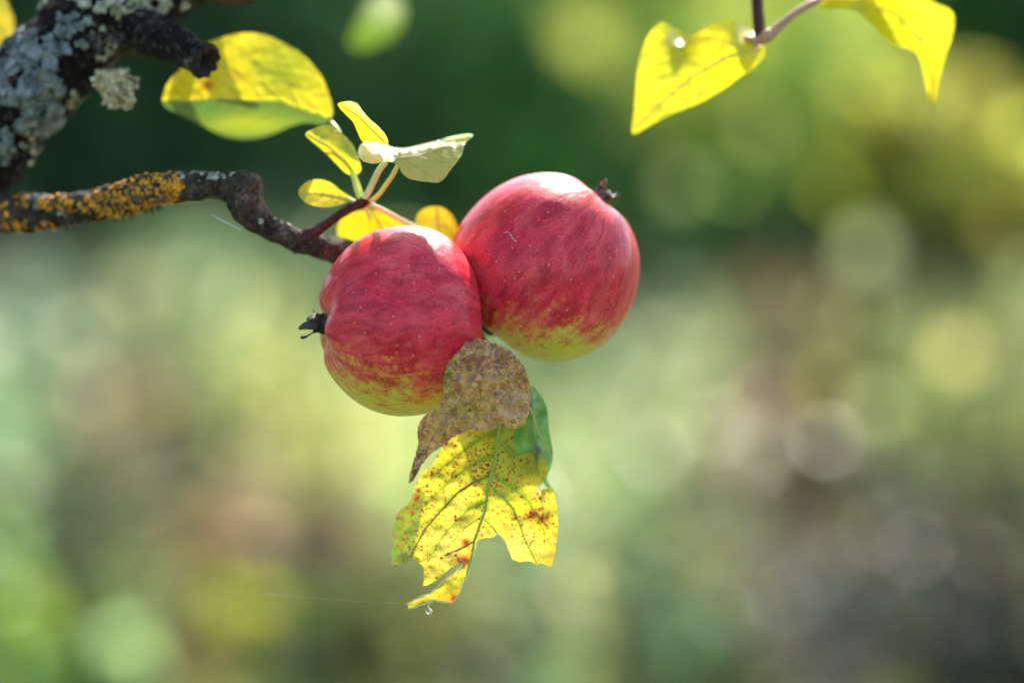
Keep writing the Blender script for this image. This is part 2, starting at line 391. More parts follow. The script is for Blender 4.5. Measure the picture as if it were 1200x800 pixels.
TUNE = {'pale grey green shrub below the orange lichened twig': (0.245, 0.305, 0.267), 'dusky grey green shrub at the left edge': (0.168, 0.188, 0.198), 'soft sage shrub left of the smaller apple': (0.47, 0.58, 0.491), 'loose silvery shrub behind the smaller apple': (0.731, 0.762, 0.694), 'sunny yellow green herb clump below the smaller apple': (0.779, 0.857, 0.714), 'pale straw coloured seed heads left of the tattered leaf': (0.95, 1.024, 0.585), 'faded pinkish brown flower heads at lower left': (0.993, 0.875, 0.629), 'dark olive herb clump among pink flowers': (0.752, 0.648, 0.332), 'deep green low shrub at the lower left edge': (0.3, 0.33, 0.28), 'small brown withered clump at the left edge': (0.594, 0.644, 0.396), 'bluish green herb in front of the brown flower heads': (1.773, 1.055, 0.835), 'pink and peach flowers low left of the hanging leaf': (0.847, 0.48, 0.492), 'mauve grey spent flowers left of the leaf tip': (0.807, 0.61, 0.7), 'cream flower clump near the lower left corner': (2.155, 2.083, 1.74), 'lime green young growth beside the cream flowers': (2.459, 2.372, 1.589), 'bright lime herb clump in the lower left corner': (1.218, 1.165, 0.811), 'dark green herb below the mauve flowers': (2.35, 2.186, 1.331), 'peach flowers under the tip of the hanging leaf': (0.751, 0.635, 0.432), 'dark blue green herb right of the leaf tip': (0.4, 0.665, 0.511), 'dark olive herb at the bottom right of centre': (1.195, 1.465, 1.158), 'narrow dark green bush touching the right of the larger apple': (0.25, 0.42, 0.25), 'pale green feathery herb right of the speckled leaf': (0.647, 0.686, 0.557), 'sunny green herb right of the yellow leaf': (1.203, 1.235, 1.0), 'pinkish brown flower stand at the foot of the young tree': (1.5, 1.4, 1.2), 'low dark greyish brown bush under the yellow green trees': (1.3, 1.1, 1.0), 'light green herb clump at right beside the yellow one': (0.88, 0.727, 0.657), 'pale yellow flower head shining at right': (0.675, 0.616, 0.482), 'yellow green herb below the young tree': (1.703, 1.498, 0.98), 'lime green clump low at the right': (1.485, 1.385, 0.399), 'dark brownish green herb in front of the young tree': (1.196, 1.172, 0.547), 'dark shaded herb at the right edge': (1.423, 1.266, 0.625), 'tan seed heads above the lower right corner': (0.604, 0.613, 0.586), 'nearly black green herb in the lower right corner': (0.268, 0.276, 0.323), 'olive herb at the bottom below the grey stones': (1.543, 1.468, 1.69), 'yellow green young tree with slim pinkish brown trunk right of the apples': (1.25, 1.2, 1.3), 'bright lime young tree just right above the larger apple': (0.9, 0.9, 1.1), 'yellowing young tree at the right edge of the view': (1.0, 0.85, 0.9), 'very dark evergreen tree behind the grey limb and orange twig': (1.7, 1.35, 1.3), 'dark green tree straight behind and above the two apples': (3.6, 2.1, 2.4), 'blue green tree behind the bright yellow green sapling': (3.2, 2.4, 1.5)}
TUNED = []
def tuned(label, c, c2):
    f = np.array(TUNE.get(label, (1, 1, 1))); TUNED.append(label)
    return np.clip(np.array(c) * f, .01, .85), (None if c2 is None else np.clip(np.array(c2) * f, .01, .85))
def bush(name, cx, cy, wd, ht, c, label, cat, c2=None, n=900, size=.045, stems=4, mat=None, group=None, up=.4, yb=None, bloom=None, spread=.34, amt=.28):
    """a bush, herb or flower clump standing on the ground; cx..ht are photo pixels, its distance follows from where its foot stands"""
    c, c2 = tuned(label, c, c2)
    d = gdist(yb if yb else cy + ht / 2)
    q = P(cx, cy, d / math.cos(PITCH)); g = Vector((q.x, q.y, ground_z(q.x, q.y)))
    kk = K * d
    rad = (wd / 2 * kk, wd / 2 * kk * .9, ht / 2 * kk)
    e = empty(name, g); tag(e, label, cat, group)
    pts = clump_points(n, (q.x, q.y, q.z), rad, 16, spread, floor=g.z + .01)
    leaf_cloud('foliage', pts, up, rng.uniform(.6, 1.4, n) * size, var(c, n, amt, c2), mat or M_FAR, e, kind='stuff')
    sp = []
    for s in range(stems):
        a = rng.uniform(0, 6.28); rr = rng.uniform(.2, .7)
        top = Vector((q.x + math.cos(a) * rad[0] * rr, q.y + math.sin(a) * rad[1] * rr, q.z + rad[2] * .5))
        mid = (g + top) / 2 + Vector((0, 0, .02))
        v, f, _ = tube_data([(g + Vector((math.cos(a) * .01, math.sin(a) * .01, -.02)), .006), (mid, .0045), (top, .002)], 5, 3)
        sp.append((v, f))
    V, F = merge(sp); link('stems', V, F, M_FARBARK, e)
    if bloom:
        bc, bn, bs = bloom
        pts = clump_points(bn, (q.x, q.y, q.z + rad[2] * .35), (rad[0] * .95, rad[1] * .95, rad[2] * .75), 9, .2)
        leaf_cloud('blossom', pts, .8, rng.uniform(.7, 1.3, bn) * bs, var(bc, bn, .15), M_PETAL, e, 1.1, kind='stuff')
    return e
def tree(name, x, y, h, crown_r, crown_z, c, label, n, size, trunk_r=.09, c2=None, mat=None, flat=1.0, group=None, amt=.3, clumps=26, lean=0.0, spread=.3):
    c, c2 = tuned(label, c, c2)
    g = Vector((x, y, ground_z(x, y))); e = empty(name, g); tag(e, label, 'tree', group)
    tv = [(g + Vector((0, 0, -.05)), trunk_r * 1.35), (g + Vector((lean * .2, 0, h * .12)), trunk_r), (g + Vector((lean * .6, .02, h * .4)), trunk_r * .8), (g + Vector((lean, 0, h * .85)), trunk_r * .25)]
    parts = [tube_data(tv, 10, 5, .25, 6)[:2]]
    for i in range(7):
        a = rng.uniform(0, 6.28); z0 = h * rng.uniform(.25, .6)
        s = g + Vector((lean * z0 / h, 0, z0)); t = s + Vector((math.cos(a) * crown_r * .75, math.sin(a) * crown_r * .75, h * rng.uniform(.1, .28)))
        parts.append(tube_data([(s, trunk_r * .45), ((s + t) / 2 + Vector((0, 0, .08)), trunk_r * .25), (t, trunk_r * .08)], 6, 4)[:2])
    V, F = merge(parts); link('trunk', V, F, M_FARBARK, e)
    pts = clump_points(n, (x + lean, y, (crown_z[0] + crown_z[1]) / 2), (crown_r, crown_r * flat, (crown_z[1] - crown_z[0]) / 2), clumps, spread, floor=.05)
    leaf_cloud('crown', pts, .3, rng.uniform(.6, 1.4, n) * size, var(c, n, amt, c2), mat or M_TREE, e, kind='stuff')
    return e

# --- dark trees closing the garden
tree('evergreen_tree', -3.0, 16.6, 3.8, 1.9, (.1, 3.8), DK2, 'very dark evergreen tree behind the grey limb and orange twig', 9000, .13, c2=DK, clumps=40)
tree('evergreen_tree', -.9, 16.9, 3.8, 1.8, (.1, 3.8), DK, 'dark green tree straight behind and above the two apples', 9000, .13, c2=(.09, .26, .09), clumps=40)
tree('evergreen_tree', 1.3, 16.5, 3.8, 1.8, (.1, 3.8), (.08, .22, .09), 'blue green tree behind the bright yellow green sapling', 8000, .13, c2=DK, clumps=40)
tree('evergreen_tree', 3.5, 16.8, 3.8, 1.9, (.1, 3.8), DK, 'dark tree at the far right edge of the garden', 8000, .13, c2=GR, clumps=40)
tree('evergreen_tree', -5.6, 17.2, 3.9, 2.2, (.1, 3.8), DK, 'dark tree far out beyond the left side of the view', 6000, .16, c2=DK2, clumps=40)
tree('evergreen_tree', 6.2, 17.2, 3.9, 2.2, (.1, 3.8), DK, 'dark tree far out beyond the right side of the view', 6000, .16, c2=GR, clumps=40)
# woodland mass behind them
n = 26000
pp = np.stack([rng.uniform(-16, 16, n), rng.uniform(20, 23, n), rng.uniform(0, 4.2, n)], 1)
wd_ = leaf_cloud('woodland', pp, .2, rng.uniform(.7, 1.4, n) * .24, var(DK, n, .3, DK2), M_TREE, None, kind='stuff', origin=(0, 21, 0))
tag(wd_, 'dark mass of woodland closing the far side of the garden', 'woodland', kind='stuff')

# --- yellow green young trees on the right
def at(x, y, d): return P(x, y, d)
q = P(905, 200, 10.3)
tree('sapling', q.x, q.y, 2.7, .62, (1.12, 2.75), (.55, .64, .12), 'yellow green young tree with slim pinkish brown trunk right of the apples', 1050, .075, .028, (.22, .36, .08), M_FAR, clumps=15, amt=.45, spread=.2)
q = P(745, 60, 10.9)
tree('sapling', q.x, q.y, 2.7, .42, (1.35, 2.8), (.6, .64, .12), 'bright lime young tree just right above the larger apple', 850, .08, .022, (.30, .42, .10), M_FAR, clumps=9, amt=.4, spread=.2)
q = P(1140, 160, 9.8)
tree('sapling', q.x, q.y, 1.6, .50, (.93, 1.55), (.55, .58, .10), 'yellowing young tree at the right edge of the view', 900, .075, .03, (.22, .36, .08), M_FAR, clumps=11, amt=.45, spread=.2)

# --- plants in the middle distance
B = bush
B('shrub', 90, 395, 230, 190, SAGE, 'pale grey green shrub below the orange lichened twig', 'shrub', (.42, .46, .32), n=2200, size=.04)
B('shrub', 20, 360, 120, 180, (.07, .085, .06), 'dusky grey green shrub at the left edge', 'shrub', GREYL, n=900)
B('shrub', 235, 360, 190, 200, (.18, .27, .12), 'soft sage shrub left of the smaller apple', 'shrub', SAGE, n=1900, size=.04)
B('shrub', 330, 330, 150, 170, SAGE, 'loose silvery shrub behind the smaller apple', 'shrub', (.15, .20, .10), n=1200, size=.04)
B('flower_clump', 330, 500, 220, 150, (.30, .36, .09), 'sunny yellow green herb clump below the smaller apple', 'plant', STRAW, n=1700, size=.035)
B('flower_clump', 420, 560, 130, 120, STRAW, 'pale straw coloured seed heads left of the tattered leaf', 'plant', (.50, .48, .14), n=1000, size=.04)
B('flower_clump', 140, 500, 130, 100, BROWN, 'faded pinkish brown flower heads at lower left', 'flowers', MAUVE, n=700, bloom=(PINK, 130, .03))
B('flower_clump', 245, 555, 110, 110, (.09, .09, .03), 'dark olive herb clump among pink flowers', 'plant', OLIVE, n=800)
B('shrub', 60, 625, 210, 130, (.035, .065, .03), 'deep green low shrub at the lower left edge', 'shrub', (.05, .10, .05), n=1700)
B('flower_clump', 20, 620, 90, 70, BROWN, 'small brown withered clump at the left edge', 'plant', n=350)
B('flower_clump', 165, 580, 110, 80, (.06, .11, .06), 'bluish green herb in front of the brown flower heads', 'plant', n=600)
B('flower_clump', 285, 655, 120, 90, OLIVE, 'pink and peach flowers low left of the hanging leaf', 'flowers', BROWN, n=500, bloom=((.62, .30, .22), 230, .032))
B('flower_clump', 370, 655, 130, 90, MAUVE, 'mauve grey spent flowers left of the leaf tip', 'flowers', (.12, .10, .08), n=700, bloom=(PINK, 60, .03))
B('flower_clump', 180, 740, 130, 80, (.16, .19, .07), 'cream flower clump near the lower left corner', 'flowers', n=500, bloom=(CREAM, 160, .03))
B('flower_clump', 270, 745, 110, 90, LIME, 'lime green young growth beside the cream flowers', 'plant', n=650, size=.035)
B('flower_clump', 50, 760, 190, 120, (.22, .34, .05), 'bright lime herb clump in the lower left corner', 'plant', LIME, n=1400, size=.035)
B('flower_clump', 395, 765, 110, 110, (.06, .11, .035), 'dark green herb below the mauve flowers', 'plant', n=800)
B('flower_clump', 490, 745, 120, 110, OLIVE, 'peach flowers under the tip of the hanging leaf', 'flowers', n=500, bloom=((.55, .36, .20), 150, .03))
B('flower_clump', 640, 765, 170, 90, (.035, .07, .05), 'dark blue green herb right of the leaf tip', 'plant', n=1100)
B('flower_clump', 800, 755, 170, 100, (.06, .085, .025), 'dark olive herb at the bottom right of centre', 'plant', DK, n=1100)
B('shrub', 780, 360, 110, 200, DK, 'narrow dark green bush touching the right of the larger apple', 'shrub', (.04, .09, .04), n=1600)
B('flower_clump', 740, 500, 260, 160, PALE, 'pale green feathery herb right of the speckled leaf', 'plant', STRAW, n=2400, size=.035)
B('flower_clump', 700, 610, 170, 100, (.24, .30, .11), 'sunny green herb right of the yellow leaf', 'plant', n=1000)
B('flower_clump', 905, 395, 120, 130, (.20, .13, .09), 'pinkish brown flower stand at the foot of the young tree', 'flowers', BROWN, n=700, bloom=((.46, .27, .20), 110, .04))
B('shrub', 1030, 365, 260, 60, (.07, .065, .06), 'low dark greyish brown bush under the yellow green trees', 'shrub', n=1300)
B('flower_clump', 1050, 450, 220, 120, (.24, .29, .12), 'light green herb clump at right beside the yellow one', 'plant', n=1500)
B('flower_clump', 1120, 415, 80, 80, STRAW, 'pale yellow flower head shining at right', 'flowers', n=300, bloom=((.70, .60, .14), 160, .04))
B('flower_clump', 870, 510, 110, 90, (.22, .26, .09), 'yellow green herb below the young tree', 'plant', STRAW, n=700)
B('flower_clump', 1075, 545, 140, 100, (.22, .29, .05), 'lime green clump low at the right', 'plant', n=900)
B('flower_clump', 925, 600, 110, 150, (.05, .06, .035), 'dark brownish green herb in front of the young tree', 'plant', BROWN, n=1000)
B('flower_clump', 1160, 590, 130, 130, (.035, .05, .035), 'dark shaded herb at the right edge', 'plant', n=900)
B('flower_clump', 1170, 700, 90, 80, BROWN, 'tan seed heads above the lower right corner', 'plant', (.22, .17, .10), n=400)
B('flower_clump', 1150, 780, 160, 80, DK2, 'nearly black green herb in the lower right corner', 'plant', n=1000)
B('flower_clump', 985, 775, 130, 60, (.13, .15, .06), 'olive herb at the bottom below the grey stones', 'plant', n=500)

# --- low wild growth between the named plants: slim upright tufts, nobody could count them
pos, szs, cls = [], [], []
for k in range(2100):
    yy = rng.uniform(4.9, 14.5); xx = (rng.uniform(-1, 1) * (yy * .225 + .2) if k < 1300 else rng.choice((-1, 1)) * rng.uniform(yy * .225, yy * .5 + 1.5)); zz = ground_z(xx, yy); hh = rng.uniform(.18, .62) if rng.random() < .75 else rng.uniform(.5, .85)
    rr_ = rng.uniform(.03, .10); m_ = int(10 + hh * 34)
    c = Vector((xx, yy, zz + hh * .6)); rel = c - CAM; dd = rel.dot(FW); px = 600 + rel.dot(XR) / dd / K; py = 400 - rel.dot(UP) / dd / K
    if py < 270 and px > 500: continue
    t = rng.random(m_); a = rng.uniform(0, 6.28, m_); q_ = rng.random(m_) * rr_ * (.4 + t)
    pos.append(np.stack([xx + np.cos(a) * q_, yy + np.sin(a) * q_, zz + hh * t], 1))
    big_ = rng.random(m_) < .05  # scattered leaves enlarged and brightened in colour as small highlights
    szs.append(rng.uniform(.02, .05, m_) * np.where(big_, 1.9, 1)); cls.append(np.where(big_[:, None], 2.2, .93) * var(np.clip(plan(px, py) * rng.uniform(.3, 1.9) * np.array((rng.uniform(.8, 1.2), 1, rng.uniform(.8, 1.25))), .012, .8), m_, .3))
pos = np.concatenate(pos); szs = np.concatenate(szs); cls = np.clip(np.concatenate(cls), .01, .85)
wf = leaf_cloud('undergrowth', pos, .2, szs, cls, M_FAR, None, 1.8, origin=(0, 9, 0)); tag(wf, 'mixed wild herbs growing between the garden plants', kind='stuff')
# pale discs on stems, added so each blurs into a spot of light
def light_discs(c, pts, label, size=(.035, .055), up=.9):
    e = None
    for (x, y, dist) in pts:
        q = P(x, y, dist); g = Vector((q.x, q.y, ground_z(q.x, q.y)))
        e = empty('light_disc', g); tag(e, label(x, y), 'flower', 'added pale discs that blur into spots of light')
        v, f, _ = tube_data([(g - Vector((0, 0, .02)), .004), ((g + q) / 2 + Vector((.01, 0, 0)), .003), (q, .002)], 6, 4)
        link('stem', v, f, M_FARBARK, e)
        V, F = [], []; R0 = rng.uniform(*size) * rng.uniform(.62, .82); m_ = 14
        V.append(q + Vector((0, 0, .012)))
        for ring, (fr, dz) in enumerate(((.5, .008), (1, -.004))):
            for i in range(m_):
                a = 2 * math.pi * i / m_; w_ = fr * R0 * (1 + (.12 * math.sin(5 * a) + .18 * math.sin(3 * a + x)) * ring)
                V.append(q + Vector((math.cos(a) * w_, -math.sin(a) * w_ * .35, dz + math.sin(a) * w_ * .93)))
        for i in range(m_):
            j = (i + 1) % m_; F += [(0, 1 + i, 1 + j), (1 + i, 1 + m_ + i, 1 + m_ + j, 1 + j)]
        h_ = link('disc_face', V, F, M_PETAL, e); set_col(h_, np.tile((*c, 1), (len(V), 1)))
light_discs((0.58, 0.58, 0.30), [(415, 548, 7.6)], lambda x, y: 'pale yellow added light disc left of the tattered leaf', (.085, .086))
light_discs((0.58, 0.53, 0.22), [(1120, 415, 6.6)], lambda x, y: 'glowing yellow added light disc, right of the small tree trunk', (.062, .063))
light_discs((0.34, 0.38, 0.22), [(1014, 290, 6.6)], lambda x, y: 'pale green added light disc standing against the yellow green young trees', (.066, .067))
light_discs((0.56, 0.58, 0.43), [(95, 385, 9.5)], lambda x, y: 'greyish white added light disc below the orange twig', (.06, .061))
light_discs((0.56, 0.58, 0.43), [(225, 330, 10.5)], lambda x, y: 'whitish added light disc under the bend of the orange twig', (.06, .061))
light_discs((0.58, 0.36, 0.29), [(272, 640, 7.4)], lambda x, y: 'salmon pink added light disc low on the left', (.05, .051))
light_discs((0.56, 0.50, 0.37), [(190, 735, 6.6)], lambda x, y: 'cream added light disc near the lower left corner', (.05, .051))
light_discs((0.56, 0.56, 0.37), [(805, 465, 8.5)], lambda x, y: 'cream added light disc right of the larger apple, below it', (.07, .071))
light_discs((0.50, 0.56, 0.29), [(1030, 475, 6.8)], lambda x, y: 'pale lime added light disc low beside the glowing yellow one', (.05, .051))
light_discs((0.56, 0.43, 0.32), [(490, 750, 6.4)], lambda x, y: 'peach added light disc under the torn leaf tip', (.045, .046))
light_discs((0.33, 0.35, 0.08), [(684, 42, 6.4)], lambda x, y: 'tall lime yellow added light disc above the larger apple', (.085, .086))
light_discs((0.29, 0.33, 0.15), [(800, 215, 6.8)], lambda x, y: 'soft lime added light disc right of the larger apple, level with its top', (.050, .051))
light_discs((0.33, 0.34, 0.15), [(1085, 120, 6.3)], lambda x, y: 'lime added light disc behind the tip of the drooping yellow leaf', (.040, .041))
light_discs((0.33, 0.34, 0.15), [(890, 150, 6.9)], lambda x, y: 'soft yellow green added light disc under the hanging twig', (.042, .043))
light_discs((0.31, 0.29, 0.06), [(1172, 262, 6.5)], lambda x, y: 'mustard yellow added light disc cut by the right edge of the view', (.050, .051))
light_discs((0.50, 0.53, 0.36), [(150, 330, 8.8)], lambda x, y: 'faint sage added light disc between the two whitish ones on the left', (.045, .046))
light_discs((0.48, 0.50, 0.29), [(310, 395, 8.2)], lambda x, y: 'pale green added light disc left of the smaller apple', (.055, .056))
light_discs((0.50, 0.32, 0.24), [(345, 668, 7.0)], lambda x, y: 'dusky pink added light disc right of the salmon one', (.040, .041))
light_discs((0.52, 0.52, 0.29), [(700, 560, 7.2)], lambda x, y: 'pale straw added light disc right of the yellow leaf', (.050, .051))
light_discs((0.50, 0.35, 0.27), [(120, 490, 7.8)], lambda x, y: 'pinkish added light disc above the deep green low shrub', (.045, .046))
# --- grey stones lower right
def stone(cx, cy, wd, ht, label):
    d = gdist(cy + ht / 2); q = P(cx, cy, d); kk = K * d
    g = Vector((q.x, q.y, ground_z(q.x, q.y)))
    V, F = [], []
    nu, nv = 20, 12; sd = random.random() * 50
    for j in range(nv + 1):
        ph = math.pi * j / nv
        for i in range(nu):
            th = 2 * math.pi * i / nu
            p = Vector((math.sin(ph) * math.cos(th), math.sin(ph) * math.sin(th), math.cos(ph)))
            s = 1 + .22 * nz(p, 1.3, sd) + .1 * nz(p, 4, sd)
            V.append(Vector((g.x + p.x * s * wd / 2 * kk, g.y + p.y * s * wd / 2 * kk * .8, g.z + ht * kk * .35 + p.z * s * ht * kk * .6)))
    for j in range(nv):
        for i in range(nu):
            a = j * nu + i; b = j * nu + (i + 1) % nu
            F.append((a, b, b + nu, a + nu))
    o = link('stone', V, F, M_STONE, None, origin=g); tag(o, label, 'stone', 'grey stones lying in the grass')
stone(925, 700, 130, 70, 'grey stone lying nearest the dark brownish herb')
stone(1030, 690, 150, 90, 'largest bluish grey stone, middle of the three')
stone(1110, 660, 90, 60, 'smallest grey stone, rightmost of the three')

# --- grass
n = 80000
gy = rng.uniform(5.2, 15.5, n); gx = rng.uniform(-1, 1, n) * (gy * .40 + .8)
gz = np.array([ground_z(a, b) for a, b in zip(gx, gy)])
h = rng.uniform(.05, .16, n); a = rng.uniform(0, 6.28, n); wv = rng.uniform(.003, .006, n)
base = np.stack([gx, gy, gz], 1); dx = np.stack([np.cos(a), np.sin(a), 0 * a], 1) * wv[:, None]
ln = rng.normal(size=(n, 3)) * .35; ln[:, 2] = 1
tip = base + ln * h[:, None]
V = np.stack([base - dx, base + dx, tip], 1).reshape(-1, 3)
F = np.arange(n * 3).reshape(-1, 3)
go = link('grass', V, F.tolist(), M_FAR, None, smooth=False, origin=(0, 9, 0))
gc = var((.38, .48, .14), n, .3, (.56, .56, .24))
set_col(go, np.repeat(np.concatenate([gc, np.ones((n, 1))], 1), 3, axis=0)); tag(go, 'sunlit meadow grass between the garden plants', 'grass', kind='stuff')

# ------------------------------------------------------------ apples
def basis(axis):
    z = Vector(axis).normalized(); x = z.orthogonal().normalized(); return Matrix((x, z.cross(x), z)).transposed()
def dirc(ax, ay, aw):
    """direction from picture-like components: right, up, away"""
    return (XR * ax + UP * ay + FW * aw).normalized()
def make_apple(cx, cy, mm, Rr, H, axis, seed, label, dimc=.20, lobe=.035, blush_dir=None, blush_off=.5, twist=0.0, calyx_mat=None, calyx_up=1.0, phase=0.0, mat=None, taper=.06):
    c = S(cx, cy, mm); e = empty('apple', c); tag(e, label, 'apple', 'pair of ripe apples hanging from one spur')
    Bm = basis(axis); nu, nv = 160, 110; V, F, C, U = [], [], [], []
    Rm, Hm = Rr * MMPX, H * MMPX
    bd = Bm.transposed() @ blush_dir.normalized()
    for j in range(nv + 1):
        ph = math.pi * j / nv
        for i in range(nu):
            th = 2 * math.pi * i / nu
            s = math.sin(ph); cz = math.cos(ph)
            r = Rm * s ** .92 * (1 - taper * cz)
            q = r / Rm
            z = Hm * (abs(cz) ** .92) * (1 if cz >= 0 else -1)
            lob = math.cos(5 * (th + phase))
            if cz > 0:
                z -= Hm * (dimc * math.exp(-(q / .26) ** 2))
                z += Hm * lobe * lob * math.exp(-((q - .40) / .24) ** 2)
            else:
                z += Hm * .38 * math.exp(-(q / .22) ** 2)
            r *= 1 + .012 * lob * (.6 + .4 * cz) + .02 * nz((math.cos(th), math.sin(th), cz), 1.1, seed)
            p = Vector((r * math.cos(th), r * math.sin(th), z))
            V.append(c + Bm @ p)
            d = Vector((p.x / Rm, p.y / Rm, p.z / Hm))
            U.append((math.cos(th), math.sin(th), z / Hm * 1.2))
            b = min(1, max(0, blush_off + .75 * d.dot(bd)))
            if cz > 0: b *= 1 - .75 * math.exp(-(q / .22) ** 2)
            C.append((b, q, 0, 1))
    for j in range(nv):
        for i in range(nu):
            a = j * nu + i; b = j * nu + (i + 1) % nu
            F.append((a, a + nu, b + nu, b))
    sk = link('skin', V, F, mat, e); set_col(sk, C); set_uv3(sk, U)
    # calyx: five crumpled sepals round a dark tube, rising out of the dimple
    zc = Hm * (1 - dimc) * .985
    cal, _ = tube('calyx', [(c + Bm @ Vector((0, 0, zc - .0012)), .0032), (c + Bm @ Vector((0, 0, zc + .002)), .0031), (c + Bm @ Vector((0, 0, zc + .0042)), .0024)], calyx_mat, e, seg=10, sub=4, rough=.5, rs=900)
    for k in range(5):
        a = 2 * math.pi * k / 5 + seed; l = rng.uniform(.0036, .0054) * calyx_up
        d = Vector((math.cos(a), math.sin(a), 0)); t = Vector((-math.sin(a), math.cos(a), 0))
        V, F = [], []
        steps = 7; curl = rng.uniform(-1.0, 2.4)
        for s in range(steps + 1):
            u = s / steps
            rad = .0018 + .0022 * u + curl * .0016 * u * u; zz = zc + .0018 + l * u - .0014 * curl * u * u
            wdt = .0024 * (1 - u) ** .6 + .0004
            cc = d * rad + Vector((0, 0, zz)) + t * (.0014 * math.sin(4 * u + k * 2) * u) + d * (.0006 * math.sin(7 * u + k))
            for g in (-1, 0, 1):
                V.append(c + Bm @ (cc + t * wdt * g + d * (.0006 * abs(g)) * math.cos(k + u * 4)))
            for g in (-1, 0, 1):
                V.append(c + Bm @ (cc + t * wdt * g * .8 - d * .0005))
        for s in range(steps):
            o = s * 6
            F += [(o, o + 1, o + 7, o + 6), (o + 1, o + 2, o + 8, o + 7), (o + 3, o + 9, o + 10, o + 4), (o + 4, o + 10, o + 11, o + 5),
                  (o, o + 6, o + 9, o + 3), (o + 2, o + 5, o + 11, o + 8)]
        link('sepal', V, F, calyx_mat, cal)
    return e, c, Bm, Rm, Hm
sun_side = dirc(.10, 1.0, .25)
AX1 = dirc(-.985, -.05, -.15); AX2 = dirc(.62, .765, -.05)
a1, c1, B1, R1, H1 = make_apple(469, 376, 0, 111, 97, AX1, 3.1, 'smaller red apple with green underside, in front and left of the pair', dimc=.17, lobe=.032,
    blush_dir=dirc(.12, 1, -.1), blush_off=.87, calyx_mat=M_SEPAL, calyx_up=1.75, phase=.55, mat=apple_mat('apple_skin_crimson', 1.3))
a2, c2, B2, R2, H2 = make_apple(641, 312, 21, 113, 109, AX2, 8.4, 'larger rosy apple behind and right, its dried calyx pointing up', dimc=.07, lobe=.010,
    blush_dir=dirc(.05, 1, -.15), blush_off=.91, calyx_mat=M_SEPAL2, calyx_up=1.15, phase=.2, mat=apple_mat('apple_skin_rosy', 4.7))
spur_end = S(520, 318, 42)
for (e, c, Bm, Hm, mid) in ((a1, c1, B1, H1, S(560, 352, 12)), (a2, c2, B2, H2, S(556, 372, 30))):
    s0 = c + Bm @ Vector((0, 0, -Hm * .58)); s1 = c + Bm @ Vector((0, 0, -Hm * .95))
    tube('stalk', [(s0, .0011), (s1, .0010), (mid, .0010), (spur_end, .0013)], M_STALK, e, seg=8, sub=6, rough=.15, rs=800)
# a curled hair stuck to the larger apple
def on_sphere(x, y, c, rad, lift=.0002):
    """point on the apple's front seen at a pixel"""
    p = P(x, y, SUBJ); d = (p - CAM).normalized(); oc = CAM - c
    b = d.dot(oc); k = oc.length_squared - (rad + lift) ** 2
    return CAM + d * (-b - math.sqrt(max(b * b - k, 0)))
tube('lint', [(on_sphere(x, y, c2, R2 * .995, .0004), .00009) for x, y in ((591, 273), (595, 272), (599, 276), (602, 281), (606, 283))], M_SILK, a2, seg=5, sub=4)

# ------------------------------------------------------------ leaves
def inside(x, y, poly):
    r = False; j = len(poly) - 1
    for i in range(len(poly)):
        xi, yi = poly[i]; xj, yj = poly[j]
        if (yi > y) != (yj > y) and x < (xj - xi) * (y - yi) / (yj - yi) + xi: r = not r
        j = i
    return r
def seg_d(x, y, pl):
    m = 1e9
    for (x0, y0), (x1, y1) in zip(pl[:-1], pl[1:]):
        dx, dy = x1 - x0, y1 - y0; t = max(0, min(1, ((x - x0) * dx + (y - y0) * dy) / (dx * dx + dy * dy + 1e-9)))
        m = min(m, math.hypot(x - x0 - t * dx, y - y0 - t * dy))
    return m
def resample(pl, step, closed=False, jag=0.0, curve=True):
    if closed and curve:
        pl = list(pl)
    pts = list(pl) + ([pl[0]] if closed else [])
    out = []
    for (x0, y0), (x1, y1) in zip(pts[:-1], pts[1:]):
        L = math.hypot(x1 - x0, y1 - y0); k = max(1, int(L / step))
        for i in range(k):
            t = i / k; nx, ny = -(y1 - y0) / (L + 1e-9), (x1 - x0) / (L + 1e-9)
            o = random.uniform(-jag, jag) if i else random.uniform(-jag, jag) * .5
            out.append((x0 + (x1 - x0) * t + nx * o, y0 + (y1 - y0) * t + ny * o))
    if not closed: out.append(pts[-1])
    return out
def smooth_closed(pl, n=4):
    P_ = [np.array(p, dtype=float) for p in pl]; m = len(P_); out = []
    for i in range(m):
        a, b, c, d = P_[i - 1], P_[i], P_[(i + 1) % m], P_[(i + 2) % m]
        for k in range(n):
            t = k / n; q = .5 * ((2 * b) + (-a + c) * t + (2 * a - 5 * b + 4 * c - d) * t * t + (-a + 3 * b - 3 * c + d) * t ** 3)
            out.append((q[0], q[1]))
    return out
def ribs(mid, outline, tip_first, n=6, ang=48, r0=.55):
    """side veins leaving the midrib in pairs and bending towards the tip"""
    if tip_first: mid = mid[::-1]
    q = resample(mid, 4); out = []
    for k in range(n):
        f = (k + .9) / (n + .6); i = int(f * (len(q) - 1)); (x, y), (x1, y1) = q[i], q[min(i + 2, len(q) - 1)]
        if (x, y) == (x1, y1): continue
        a0 = math.atan2(y1 - y, x1 - x)
        for sgn in (-1, 1):
            a = a0 + sgn * math.radians(ang + random.uniform(-6, 6)); px, py = x, y; pl = [(x, y)]
            for _ in range(30):
                a -= sgn * .035; nx, ny = px + math.cos(a) * 4, py + math.sin(a) * 4
                if not inside(nx + math.cos(a) * 5, ny + math.sin(a) * 5, outline): break
                px, py = nx, ny; pl.append((px, py))
            if len(pl) > 3: out.append((pl, r0, .2, None))
    return out
